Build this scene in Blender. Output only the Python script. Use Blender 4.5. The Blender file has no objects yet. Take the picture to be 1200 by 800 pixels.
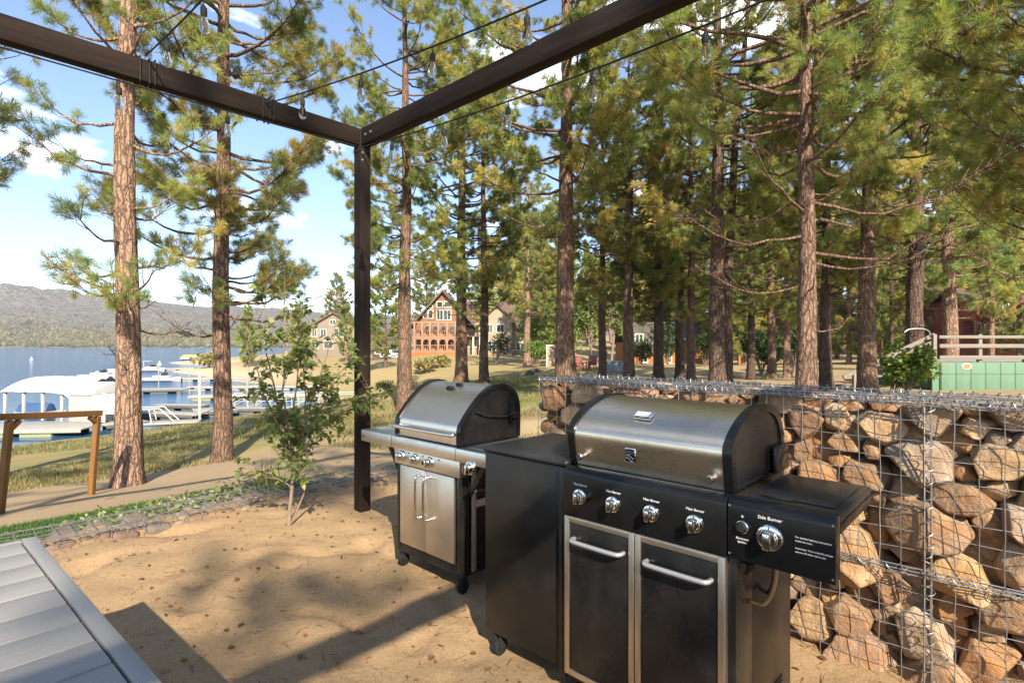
import bpy, bmesh, math, random
import numpy as np
from mathutils import Vector, Matrix, noise as mnoise
R = math.radians
scene = bpy.context.scene
COL = scene.collection
CAMH = 1.41; F = 641.0; CX = 600.0; CY = 402.0
TH = math.atan2(.686, .7277)                       # yaw of the pergola / grill / wall axes
UX, UY, VX, VY = math.cos(TH), -math.sin(TH), math.sin(TH), math.cos(TH)
def W(a, b, z=0.0): return Vector((a*UX + b*VX, a*UY + b*VY, z))
def ab(x, y): return x*UX + y*UY, x*VX + y*VY
def atY(px, Y): return (px - CX)/F*Y              # sideways metres of a bearing at a distance
def zat(py, Y): return CAMH - (py - CY)/F*Y

# ------------------------------------------------------------------ objects
def tag(o, label=None, cat=None, group=None, kind=None):
    if label: o['label'] = label
    if cat: o['category'] = cat
    if group: o['group'] = group
    if kind: o['kind'] = kind
    return o
def empty(name, loc=(0, 0, 0), rz=0.0):
    o = bpy.data.objects.new(name, None); COL.objects.link(o)
    o.location = loc; o.rotation_euler = (0, 0, rz); o.empty_display_size = .1
    return o
def link_mesh(name, me, mat=None, parent=None, smooth=None):
    if mat is not None:
        if not me.materials: me.materials.append(mat)
    o = bpy.data.objects.new(name, me); COL.objects.link(o)
    if parent is not None: o.parent = parent
    return o
def mesh_np(name, V, Fc, smooth=False, ang=None, col=None):
    """V (n,3); Fc (m,k) or a list of such arrays"""
    me = bpy.data.meshes.new(name)
    V = np.asarray(V, dtype=np.float32)
    if isinstance(Fc, np.ndarray): Fc = [Fc]
    Fc = [np.asarray(f, dtype=np.int32) for f in Fc if len(f)]
    loops = np.concatenate([f.ravel() for f in Fc]); tot = np.concatenate([np.full(len(f), f.shape[1], dtype=np.int32) for f in Fc])
    st = np.concatenate([[0], np.cumsum(tot)[:-1]]).astype(np.int32)
    me.vertices.add(len(V)); me.vertices.foreach_set('co', V.ravel())
    me.loops.add(len(loops)); me.loops.foreach_set('vertex_index', loops)
    me.polygons.add(len(tot)); me.polygons.foreach_set('loop_start', st)
    try: me.polygons.foreach_set('loop_total', tot)
    except Exception: pass
    me.polygons.foreach_set('use_smooth', np.full(len(tot), smooth, dtype=bool))
    me.update(calc_edges=True); me.validate()
    if col is not None:
        at = me.color_attributes.new('col', 'FLOAT_COLOR', 'POINT')
        c = np.ones((len(V), 4), dtype=np.float32); c[:, :3] = col
        at.data.foreach_set('color', c.ravel())
    if ang is not None: me.set_sharp_from_angle(angle=ang)
    return me

class MB:
    """collects shapes, then links them as one mesh object"""
    def __init__(s): s.v = []; s.f = []; s.n = 0
    def add(s, V, Fs):
        V = np.asarray(V, dtype=float)
        s.v.append(V)
        for f in Fs: s.f.append([int(i) + s.n for i in f])
        s.n += len(V); return s
    def bm(s, b):
        b.verts.ensure_lookup_table(); b.verts.index_update()
        V = [v.co[:] for v in b.verts]; Fs = [[v.index for v in f.verts] for f in b.faces]
        b.free(); return s.add(V, Fs)
    def box(s, x0, x1, y0, y1, z0, z1, bev=0.0, seg=2, M=None):
        b = bmesh.new(); bmesh.ops.create_cube(b, size=1.0)
        for v in b.verts:
            v.co = Vector(((x0+x1)/2 + v.co.x*(x1-x0), (y0+y1)/2 + v.co.y*(y1-y0), (z0+z1)/2 + v.co.z*(z1-z0)))
        if bev > 0: bmesh.ops.bevel(b, geom=list(b.edges), offset=bev, segments=seg, profile=.5, affect='EDGES')
        if M is not None: bmesh.ops.transform(b, matrix=M, verts=b.verts)
        return s.bm(b)
    def bar(s, p, q, w, h=None, bev=0.0, up=(0, 0, 1), seg=1):
        """box with its long axis from p to q"""
        p = Vector(p); q = Vector(q); d = q - p; L = d.length; d.normalize()
        up = Vector(up); x = d.cross(up)
        if x.length < 1e-4: x = d.cross(Vector((1, 0, 0)))
        x.normalize(); y = x.cross(d)
        M = Matrix(((x.x, y.x, d.x, (p.x+q.x)/2), (x.y, y.y, d.y, (p.y+q.y)/2), (x.z, y.z, d.z, (p.z+q.z)/2), (0, 0, 0, 1)))
        h = w if h is None else h
        return s.box(-w/2, w/2, -h/2, h/2, -L/2, L/2, bev, seg, M)
    def tube(s, pts, r, n=10, cap=True):
        pts = [Vector(p) for p in pts]; k = len(pts)
        rr = list(r) if hasattr(r, '__len__') else [r]*k
        V = []; Fs = []
        t = (pts[1]-pts[0]).normalized(); a = t.cross(Vector((0, 0, 1)))
        if a.length < 1e-3: a = t.cross(Vector((1, 0, 0)))
        a.normalize()
        for i in range(k):
            t = (pts[min(i+1, k-1)] - pts[max(i-1, 0)]); t.normalize()
            a = a - t*a.dot(t); a.normalize(); b_ = t.cross(a)
            for j in range(n):
                an = 2*math.pi*j/n
                V.append((pts[i] + (a*math.cos(an) + b_*math.sin(an))*rr[i])[:])
        for i in range(k-1):
            for j in range(n): Fs.append((i*n+j, i*n+(j+1) % n, (i+1)*n+(j+1) % n, (i+1)*n+j))
        if cap: Fs += [tuple(reversed(range(n))), tuple(range((k-1)*n, k*n))]
        return s.add(V, Fs)
    def lathe(s, prof, o=(0, 0, 0), ax=(0, 0, 1), n=24):
        """prof: (radius, height along ax)"""
        ax = Vector(ax).normalized(); x = ax.orthogonal().normalized(); y = ax.cross(x); o = Vector(o)
        V = []; Fs = []
        for (r, h) in prof:
            for j in range(n):
                an = 2*math.pi*j/n
                V.append((o + ax*h + (x*math.cos(an) + y*math.sin(an))*max(r, 1e-5))[:])
        for i in range(len(prof)-1):
            for j in range(n): Fs.append((i*n+j, i*n+(j+1) % n, (i+1)*n+(j+1) % n, (i+1)*n+j))
        Fs += [tuple(reversed(range(n))), tuple(range((len(prof)-1)*n, len(prof)*n))]
        return s.add(V, Fs)
    def prism(s, poly, x0, x1, bev=0.0):
        """poly in (y, z), extruded along x"""
        b = bmesh.new(); k = len(poly)
        A = [b.verts.new((x0, y, z)) for y, z in poly]; B = [b.verts.new((x1, y, z)) for y, z in poly]
        fa = b.faces.new(A); fb = b.faces.new(list(reversed(B)))
        for i in range(k): b.faces.new((A[i], B[i], B[(i+1) % k], A[(i+1) % k]))
        bmesh.ops.recalc_face_normals(b, faces=b.faces)
        if bev > 0:
            bmesh.ops.bevel(b, geom=list(set(fa.edges) | set(fb.edges)), offset=bev, segments=2, profile=.5, affect='EDGES')
        return s.bm(b)
    def ring(s, outer, inner, x0, x1):
        k = len(outer); V = [(x0, *p) for p in outer] + [(x0, *p) for p in inner] + [(x1, *p) for p in outer] + [(x1, *p) for p in inner]
        Fs = []
        for i in range(k):
            j = (i+1) % k
            Fs += [(i, j, k+j, k+i), (2*k+i, 3*k+i, 3*k+j, 2*k+j), (i, 2*k+i, 2*k+j, j), (k+i, k+j, 3*k+j, 3*k+i)]
        return s.add(V, Fs)
    def mesh(s, name, ang=R(35), smooth=True):
        me = bpy.data.meshes.new(name)
        V = np.concatenate(s.v) if s.v else np.zeros((0, 3))
        me.from_pydata([tuple(v) for v in V], [], s.f)
        bm = bmesh.new(); bm.from_mesh(me); bmesh.ops.recalc_face_normals(bm, faces=bm.faces); bm.to_mesh(me); bm.free()
        if smooth:
            me.polygons.foreach_set('use_smooth', np.ones(len(me.polygons), dtype=bool)); me.set_sharp_from_angle(angle=ang)
        me.update(); return me
    def build(s, name, mat, parent=None, ang=R(35)):
        return link_mesh(name, s.mesh(name, ang), mat, parent)

def copy_tree(o, parent=None):
    c = o.copy(); COL.objects.link(c)
    if parent is not None: c.parent = parent
    for ch in list(o.children): copy_tree(ch, c)
    return c
def catmull(pts, m=6, closed=False):
    P = [Vector(p) for p in pts]; out = []; n = len(P)
    for i in range(n if closed else n-1):
        g = (lambda k: P[k % n]) if closed else (lambda k: P[max(0, min(n-1, k))])
        p0, p1, p2, p3 = g(i-1), g(i), g(i+1), g(i+2)
        for j in range(m):
            t = j/m
            out.append(.5*((2*p1) + (p2-p0)*t + (2*p0-5*p1+4*p2-p3)*t*t + (3*p1-p0-3*p2+p3)*t**3))
    if not closed: out.append(P[-1])
    return out
def text_mesh(txt, size, depth=.0004, align='CENTER'):
    cu = bpy.data.curves.new('lettering', 'FONT'); cu.body = txt; cu.size = size; cu.extrude = depth; cu.align_x = align; cu.align_y = 'CENTER'
    cu.resolution_u = 2
    ob = bpy.data.objects.new('lettering', cu); COL.objects.link(ob)
    bpy.context.view_layer.update()
    me = bpy.data.meshes.new_from_object(ob)
    COL.objects.unlink(ob); bpy.data.objects.remove(ob); bpy.data.curves.remove(cu)
    return me

# ------------------------------------------------------------------ materials
class NT:
    def __init__(s, name):
        s.m = bpy.data.materials.new(name); s.m.use_nodes = True; s.t = s.m.node_tree
        s.b = s.t.nodes['Principled BSDF']; s.out = s.t.nodes['Material Output']
    def n(s, typ, **k):
        nd = s.t.nodes.new(typ)
        for a, v in k.items():
            if hasattr(nd, a) and a not in nd.inputs: setattr(nd, a, v)
            else: nd.inputs[a].default_value = v
        return nd
    def l(s, a, b): s.t.links.new(a, b)
    def coord(s, scale=(1, 1, 1), kind='Object'):
        c = s.n('ShaderNodeTexCoord'); mp = s.n('ShaderNodeMapping'); mp.inputs['Scale'].default_value = scale
        s.l(c.outputs[kind], mp.inputs['Vector']); return mp.outputs[0]
    def noise(s, vec, scale, detail=4, rough=.55, dist=0):
        nd = s.n('ShaderNodeTexNoise'); nd.inputs['Scale'].default_value = scale; nd.inputs['Detail'].default_value = detail
        nd.inputs['Roughness'].default_value = rough; nd.inputs['Distortion'].default_value = dist
        s.l(vec, nd.inputs['Vector']); return nd.outputs['Fac']
    def vor(s, vec, scale, feature='F1', rnd=1.0):
        nd = s.n('ShaderNodeTexVoronoi', feature=feature); nd.inputs['Scale'].default_value = scale; nd.inputs['Randomness'].default_value = rnd
        s.l(vec, nd.inputs['Vector']); return nd
    def ramp(s, fac, stops):
        nd = s.n('ShaderNodeValToRGB'); e = nd.color_ramp.elements
        while len(e) < len(stops): e.new(.5)
        for el, (p, c) in zip(e, stops):
            el.position = p; el.color = (*c, 1) if len(c) == 3 else c
        s.l(fac, nd.inputs['Fac']); return nd.outputs['Color']
    def mix(s, fac, A, B, blend='MIX'):
        nd = s.n('ShaderNodeMix', data_type='RGBA', blend_type=blend)
        for i, x in ((0, fac), (6, A), (7, B)):
            if isinstance(x, (int, float)): nd.inputs[i].default_value = x
            elif isinstance(x, (tuple, list)): nd.inputs[i].default_value = (*x, 1) if len(x) == 3 else x
            else: s.l(x, nd.inputs[i])
        return nd.outputs[2]
    def math(s, op, A, B=0.0, C=None):
        nd = s.n('ShaderNodeMath', operation=op)
        for i, x in enumerate((A, B) if C is None else (A, B, C)):
            if isinstance(x, (int, float)): nd.inputs[i].default_value = x
            else: s.l(x, nd.inputs[i])
        return nd.outputs[0]
    def bump(s, h, strength=.3, dist=.01, prev=None):
        nd = s.n('ShaderNodeBump'); nd.inputs['Strength'].default_value = strength; nd.inputs['Distance'].default_value = dist
        s.l(h, nd.inputs['Height'])
        if prev is not None: s.l(prev, nd.inputs['Normal'])
        s.l(nd.outputs[0], s.b.inputs['Normal']); return nd.outputs[0]
    def base(s, c):
        if isinstance(c, (tuple, list)): s.b.inputs['Base Color'].default_value = (*c, 1)
        else: s.l(c, s.b.inputs['Base Color'])
        return s
    def set(s, **k):
        names = {'rough': 'Roughness', 'metal': 'Metallic', 'spec': 'Specular IOR Level', 'trans': 'Transmission Weight', 'coat': 'Coat Weight'}
        for a, v in k.items():
            inp = s.b.inputs[names[a]]
            if isinstance(v, (int, float)): inp.default_value = v
            else: s.l(v, inp)
        return s
    def attr(s, name='col'):
        nd = s.n('ShaderNodeAttribute'); nd.attribute_name = name; return nd.outputs['Color']
    def rnd(s):
        return s.n('ShaderNodeObjectInfo').outputs['Random']

def surf(name, c1, c2=None, rough=.7, metal=0.0, scale=8, bump=.1, bdist=.004, stretch=(1, 1, 1), spec=.5, rvar=.1, fine=60):
    t = NT(name); c2 = c2 or tuple(x*.75 for x in c1)
    v = t.coord(stretch); n1 = t.noise(v, scale, 5, .6); n2 = t.noise(v, fine, 3)
    t.base(t.mix(t.math('MULTIPLY_ADD', n1, 1.8, -.4), c1, c2))
    t.set(metal=metal, spec=spec)
    t.set(rough=t.math('MULTIPLY_ADD', n1, rvar*2, rough - rvar))
    if bump: t.bump(t.math('ADD', n1, t.math('MULTIPLY', n2, .5)), bump, bdist)
    return t.m

M = {}
def bark(name, plate, plate2, furrow, s=1.0):
    t = NT(name)
    v = t.coord((15*s, 15*s, 2.9*s))
    warp = t.noise(t.coord((5*s, 5*s, 3*s)), 1.0, 3, .6)
    vv = t.n('ShaderNodeVectorMath', operation='ADD'); t.l(v, vv.inputs[0])
    cb = t.n('ShaderNodeCombineXYZ'); t.l(t.math('MULTIPLY', warp, 2.6), cb.inputs[0]); t.l(t.math('MULTIPLY', warp, -2.3), cb.inputs[1]); t.l(t.math('MULTIPLY', warp, 1.9), cb.inputs[2])
    t.l(cb.outputs[0], vv.inputs[1]); wv = vv.outputs[0]
    e = t.vor(wv, 1.0, 'DISTANCE_TO_EDGE').outputs['Distance']
    e2 = t.vor(wv, 2.7, 'DISTANCE_TO_EDGE').outputs['Distance']
    cell = t.vor(wv, 1.0).outputs['Color']
    n = t.noise(t.coord((30*s, 30*s, 9*s)), 1.0, 5, .65)
    pl = t.mix(n, plate, plate2)
    pl = t.mix(t.math('MULTIPLY', cell, .45), pl, tuple(x*.62 for x in plate2))
    crack = t.ramp(e, [(0.0, (.12, .12, .12)), (.05, (.4, .4, .4)), (.2, (1, 1, 1))])
    crack2 = t.ramp(e2, [(0.0, (.45, .45, .45)), (.10, (1, 1, 1))])
    c = t.mix(crack, furrow, pl)
    c = t.mix(1.0, c, crack2, 'MULTIPLY')
    t.base(c).set(rough=.9, spec=.2)
    h = t.math('ADD', t.math('MULTIPLY', t.math('MINIMUM', e, .2), 5.0), t.math('ADD', t.math('MULTIPLY', t.math('MINIMUM', e2, .1), 3), t.math('MULTIPLY', n, .5)))
    t.bump(h, .9, .022)
    return t.m
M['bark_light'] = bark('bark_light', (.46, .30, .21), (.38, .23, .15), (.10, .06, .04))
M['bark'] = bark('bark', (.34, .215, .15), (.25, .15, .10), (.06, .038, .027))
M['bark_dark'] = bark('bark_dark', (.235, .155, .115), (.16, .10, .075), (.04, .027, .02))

def foliage(name, tl=.45, rough=.55, gain=1.0):
    t = NT(name); c = t.attr()
    hv = t.n('ShaderNodeHueSaturation'); t.l(c, hv.inputs['Color'])
    t.l(t.math('MULTIPLY_ADD', t.rnd(), .03, .485), hv.inputs['Hue']); t.l(t.math('MULTIPLY_ADD', t.rnd(), .3, .85*gain), hv.inputs['Value'])
    c = hv.outputs[0]
    t.base(c).set(rough=rough, spec=.3)
    tr = t.n('ShaderNodeBsdfTranslucent'); t.l(t.mix(1.0, c, (1.25, 1.2, .7), 'MULTIPLY'), tr.inputs['Color'])
    mx = t.n('ShaderNodeMixShader'); mx.inputs[0].default_value = tl
    t.l(t.b.outputs[0], mx.inputs[1]); t.l(tr.outputs[0], mx.inputs[2]); t.l(mx.outputs[0], t.out.inputs['Surface'])
    return t.m
M['needles'] = foliage('needles', .5, .5, 1.28)
M['leaves'] = foliage('leaves', .45)
M['grass'] = foliage('grass_blades', .4)

M['steel'] = None
def steel(name, c=(.72, .70, .66), rough=.26, stretch=(2, 40, 40), stain=.35):
    t = NT(name)
    s1 = t.noise(t.coord(stretch), 12, 3, .7); s2 = t.noise(t.coord(), 6, 5, .65)
    st = t.ramp(s2, [(.42, (0, 0, 0)), (.72, (1, 1, 1))])
    t.base(t.mix(t.math('MULTIPLY', st, stain), c, (c[0]*.62, c[1]*.55, c[2]*.45))).set(metal=1.0)
    t.set(rough=t.math('ADD', t.math('MULTIPLY_ADD', s1, .16, rough - .08), t.math('MULTIPLY', s2, .12)))
    t.bump(s1, .02, .0003)
    return t.m
M['steel'] = steel('brushed_steel')
M['steel_vert'] = steel('brushed_steel_vertical', (.72, .66, .58), .3, (40, 40, 2))
M['chrome'] = surf('chrome', (.78, .77, .75), (.68, .66, .62), .12, 1.0, 20, 0)
M['galv'] = surf('galvanised_wire', (.36, .36, .35), (.24, .235, .225), .5, .8, 30, 0)
def blackenamel(name, c=(.012, .012, .013), rough=.3, dust=.25):
    t = NT(name); v = t.coord()
    n1 = t.noise(v, 5, 6, .65); n2 = t.noise(v, 90, 3, .6); n3 = t.noise(v, 22, 4, .7, .6)
    d = t.ramp(n1, [(.45, (0, 0, 0)), (.75, (1, 1, 1))])
    sp = t.ramp(n2, [(.66, (0, 0, 0)), (.72, (1, 1, 1))])
    f = t.math('MULTIPLY', t.math('ADD', t.math('MULTIPLY', t.math('MULTIPLY', d, n3), .6), t.math('MULTIPLY', sp, .6)), dust)
    t.base(t.mix(f, c, (.22, .19, .15))).set(rough=t.math('MULTIPLY_ADD', d, .14, rough), spec=.32)
    t.bump(n2, .04, .001)
    return t.m
M['enamel'] = blackenamel('black_enamel', (.007, .007, .0075), .24, .15)
M['enamel_gloss'] = blackenamel('black_enamel_gloss', (.006, .006, .0065), .18, .06)
M['dusty_black'] = blackenamel('dusty_black_steel', (.008, .0075, .007), .28, .13)
M['sap_bark'] = surf('sapling_bark', (.24, .17, .12), (.15, .105, .075), .8, 0, 20, .3)
M['rubber'] = surf('rubber', (.010, .010, .011), (.025, .023, .021), .7, 0, 10, .1, spec=.2)
M['white_paint'] = surf('white_paint', (.54, .525, .49), (.43, .41, .38), .5, 0, 6, .05)
M['lettering'] = surf('white_lettering', (.75, .75, .73), (.7, .7, .68), .6, 0, 6, 0)
M['copper'] = surf('gas_hose_brass', (.35, .22, .10), (.25, .15, .07), .4, .3, 10, 0)
def wood(name, c1, c2, axis=0, rough=.65, ring=14, spec=.3):
    t = NT(name); sc = [ring]*3; sc[axis] = .9
    v = t.coord(tuple(sc)); g = t.noise(v, 1.6, 6, .65, .4); g2 = t.noise(t.coord(tuple(x*5 for x in sc)), 1.0, 3, .6)
    blot = t.noise(t.coord(), 2.3, 4)
    f = t.math('MULTIPLY_ADD', g, 2.2, -.6)
    c = t.mix(f, c1, c2); c = t.mix(t.math('MULTIPLY', g2, .5), c, tuple(x*.6 for x in c2))
    c = t.mix(t.math('MULTIPLY', blot, .35), c, tuple(x*.8 for x in c1))
    t.base(c).set(rough=rough, spec=spec); t.bump(t.math('ADD', g, g2), .5, .004)
    return t.m
M['beam_x'] = wood('dark_timber_x', (.036, .023, .016), (.006, .0045, .004), 0, .75, 14, .12)
M['beam_y'] = wood('dark_timber_y', (.036, .023, .016), (.006, .0045, .004), 1, .75, 14, .12)
M['beam_z'] = wood('dark_timber_z', (.040, .027, .019), (.007, .005, .0045), 2, .75, 14, .12)
M['rail_wood'] = wood('golden_timber', (.26, .125, .035), (.14, .06, .018), 0)
M['deck'] = wood('grey_composite', (.35, .335, .31), (.28, .268, .25), 1, .55, 60)
M['deck_trim'] = wood('grey_composite_trim', (.33, .315, .295), (.275, .265, .25), 0, .55, 60)
M['rail_wood_z'] = wood('golden_timber_upright', (.26, .125, .035), (.14, .06, .018), 2)
M['lid_dark'] = blackenamel('lid_end_black', (.008, .008, .008), .24, .15)
M['gauge'] = surf('gauge_face', (.62, .68, .76), (.55, .6, .68), .15, 0, 10, 0)
M['frame_steel'] = steel('door_frame_steel', (.56, .49, .40), .34, (8, 8, 8), .3)
M['grey_metal'] = surf('grey_metal', (.50, .50, .50), (.40, .40, .40), .38, .7, 12, .02)
M['shelf_top'] = blackenamel('shelf_top_black', (.014, .0145, .015), .30, .3)
M['lid_warm'] = steel('sand_reflection_steel', (.88, .745, .57), .23, (2, 50, 50), .35)  # golden base colour stands in for sunlit sand mirrored in the lid
M['lid_steel'] = steel('lid_steel', (.86, .775, .65), .25, (2, 50, 50), .3)
# ------------------------------------------------------------------ ground
ZW = -3.7
def smooth(a, b, x):
    t = np.clip((x - a)/(b - a), 0, 1); return t*t*(3 - 2*t)
CP = []
def cp(px, py, Y): CP.append((atY(px, Y), Y, zat(py, Y)))
def cz(a, b, z): p = W(a, b); CP.append((p.x, p.y, z))
for b_ in (-6, -2, 1, 4, 7): cz(-5.6, b_, -.16); cz(-7, b_, -.34)
for b_ in (-25, -12): cz(-6, b_, -.2); cz(-20, b_, -1.6); cz(-39, b_, -3.7); cz(-60, b_, -5.0)
for a_ in (-4, -2, 0, 3, 6):
    cz(a_, 6, -.02); cz(a_, -2, 0); cz(a_, -10, 0)
for p in ((110, 580, 7.4), (150, 568, 8.5), (262, 540, 11.2), (-60, 540, 20), (0, 523, 27.8), (200, 500, 33.4), (300, 484, 40), (420, 478.5, 43),
          (475, 482, 19), (440, 462, 30), (541, 447, 26), (567, 449, 25), (440, 432, 60), (470, 425, 70), (500, 416, 82), (300, 441, 77), (350, 441, 72), (400, 443, 66),
          (265, 426, 110), (300, 421, 110), (420, 424, 90), (640, 430, 45), (620, 428, 50), (610, 492, 10), (550, 472, 16),
          (705, 446, 26), (745, 445, 25), (850, 443, 32), (960, 443, 30), (860, 428, 60), (1000, 441, 26), (1100, 440, 24), (1200, 440, 24), (1300, 445, 20),
          (750, 424, 80), (1000, 420, 75), (1200, 410, 60)): cp(*p)
CP += [(-63, 118, -4.2), (-95, 112, -5), (-45, 60, -5.2), (-30, 50, -4.9), (-60, 80, -5), (-55, 40, -5.2), (-90, 60, -6), (-24, 56, -4.6), (-110, 20, -7), (-200, 120, -9),
       (-150, 300, -9), (-40, 200, 1.0), (-75, 150, -2.2), (-100, 210, -5), (0, 140, 1.5), (60, 100, 2), (120, 60, 2), (60, 0, .3), (20, -40, 0), (120, -60, 0), (0, 260, 4), (200, 200, 6), (-20, -60, -.5)]
_P = np.array(CP); _D = np.linalg.norm(_P[:, None, :2] - _P[None, :, :2], axis=2)
_n = len(_P); _A = np.zeros((_n+3, _n+3)); _A[:_n, :_n] = _D + np.eye(_n)*.02; _A[:_n, _n] = 1; _A[:_n, _n+1:] = _P[:, :2]; _A[_n:, :_n] = _A[:_n, _n:].T
_w = np.linalg.solve(_A, np.concatenate([_P[:, 2], [0, 0, 0]]))
def outer_z(x, y):
    x = np.asarray(x, float); y = np.asarray(y, float); sh = x.shape
    xf = np.clip(x.ravel(), -220, 220); yf = np.clip(y.ravel(), -60, 270); out = np.full(xf.shape, _w[_n]) + _w[_n+1]*xf + _w[_n+2]*yf
    for i in range(_n): out += _w[i]*np.hypot(xf - _P[i, 0], yf - _P[i, 1])
    return out.reshape(sh)
def fbm(x, y, s, o=4, seed=0.0):
    """cheap smooth noise, about -1..1"""
    rg = np.random.RandomState(int(seed*97) + 5); z = np.zeros(np.shape(x)); amp = 1.0; tot = 0
    for k in range(o):
        for j in range(3):
            an = rg.rand()*2*np.pi; ph = rg.rand(2)*7
            z = z + amp*np.sin((x*np.cos(an) + y*np.sin(an))*s*(1+.35*rg.rand()) + ph[0] + 1.3*np.sin((y*np.cos(an) - x*np.sin(an))*s*.7 + ph[1]))/3
        tot += amp; amp *= .5; s *= 2.1
    return z/tot*1.5
def terrace(x, y):
    a, b = x*UX + y*UY, x*VX + y*VY
    t = smooth(-5.5, -5.2, a)*(1 - smooth(5.2, 6.6, b + .5*fbm(x, y, .9, 2, 3)))
    return t, a, b
def ground_z(x, y):
    x = np.asarray(x, float); y = np.asarray(y, float)
    t, a, b = terrace(x, y)
    o = outer_z(x, y) + .03*fbm(x, y, 1.1, 3, 1)*smooth(0, 6, np.hypot(x, y))
    s = .014*fbm(x, y, 3.0, 4, 2) + .009*fbm(x, y, 11, 3, 7)
    s = s - .045*np.maximum(0, fbm(x, y, 5.2, 2, 9) - .42)*2 - .02*np.maximum(0, fbm(x, y, 9.0, 2, 19) - .5)*2
    return o*(1-t) + s*t
def gz(x, y): return float(ground_z(np.array([x]), np.array([y]))[0])

def build_ground():
    n = 430
    s = np.linspace(-1, 1, n)
    gx = 420*np.sinh(6.6*s)/np.sinh(6.6) - .6; sy = np.linspace(-.62, 1, n)
    gy = 600*np.sinh(6.9*sy)/np.sinh(6.9) + 2.6
    X, Y = np.meshgrid(gx, gy); Z = ground_z(X, Y)
    V = np.stack([X, Y, Z], -1).reshape(-1, 3)
    i = np.arange(n*n).reshape(n, n); Fc = np.stack([i[:-1, :-1], i[:-1, 1:], i[1:, 1:], i[1:, :-1]], -1).reshape(-1, 4)
    x, y, z = V.T
    t, a, b = terrace(x, y)
    def c(*v): return np.array(v)[None, :]
    def mixc(A, B, f): return A*(1-f[:, None]) + B*f[:, None]
    sand = c(.37, .255, .145); dirt = c(.36, .27, .175); dry = c(.34, .265, .125); green = c(.12, .145, .042); lush = c(.05, .11, .02); mud = c(.30, .25, .16)
    r = np.hypot(x, y)
    col = np.repeat(dry, len(x), 0)
    nz = fbm(x, y, .35, 4, 11)*.5 + .5; nz2 = fbm(x, y, 1.6, 4, 12)*.5 + .5
    col = mixc(col, green, np.clip(smooth(.35, .75, nz)*(1 - smooth(35, 60, r)), 0, 1)*.6)
    # greener lawn in the middle distance in front of the lake and beyond the wall end
    col = mixc(col, green, smooth(-3, -9, x)*smooth(13, 20, y)*(1-smooth(34, 42, y))*.55*(.5+.5*nz2))
    col = mixc(col, c(.16, .21, .05), smooth(2.5, 0, np.abs(x - .2))*smooth(9, 15, y)*(1 - smooth(24, 32, y))*.8)
    # trodden dirt
    col = mixc(col, dirt, smooth(-6.6, -7.3, a)*(1 - smooth(-11.2, -13.2, a + 1.2*(nz-.5)))*(1 - smooth(4.5, 8, b))*.95)
    col = mixc(col, dirt, (1 - smooth(1.4, 3.2, np.abs(y - 10.5 - .9*x + 1.6*(nz-.5))))*smooth(-1.5, .5, x)*.8)
    col = mixc(col, dirt, smooth(2, 6, x)*smooth(.3, .75, nz)*smooth(8, 12, y)*.75)
    col = mixc(col, lush, smooth(-5.45, -5.6, a)*(1 - smooth(-6.75, -7.1, a))*(1 - smooth(2.4, 3.4, b)))
    col = mixc(col, mud, (1 - smooth(ZW + .02, ZW + .3, z)))
    col = mixc(col, c(.52, .44, .31), smooth(60, 80, y)*smooth(-20, -30, x)*(1-smooth(ZW+.3, ZW+1.6, z))*.9)
    col = mixc(col, sand, t)
    col = mixc(col, c(.15, .115, .085), (1 - smooth(.17, .22, np.abs(a + 5.43)))*(1-smooth(5.4, 6, b)))
    me = mesh_np('ground', V, Fc, True, col=col)
    nt = NT('ground'); v = nt.coord(); at = nt.attr()
    n1 = nt.noise(v, 1.2, 6, .6); n2 = nt.noise(v, 26, 5, .7); n3 = nt.noise(v, 150, 4, .8)
    cc = nt.mix(nt.math('MULTIPLY_ADD', n1, 1.4, -.35), at, nt.mix(1.0, at, (1.2, 1.14, 1.0), 'MULTIPLY'))
    cc = nt.mix(nt.math('MULTIPLY', nt.ramp(n2, [(.5, (0, 0, 0)), (.68, (1, 1, 1))]), .35), cc, nt.mix(1.0, cc, (.55, .5, .45), 'MULTIPLY'))
    cc = nt.mix(nt.math('MULTIPLY', nt.ramp(n3, [(.45, (0, 0, 0)), (.65, (1, 1, 1))]), .7), cc, nt.mix(1.0, cc, (.5, .45, .42), 'MULTIPLY'))
    nt.base(cc).set(rough=.95, spec=.15)
    p = nt.bump(n2, .5, .015); nt.bump(n3, .9, .006, p)
    o = link_mesh('ground', me, nt.m); tag(o, kind='structure')
    return o
build_ground()

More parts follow.
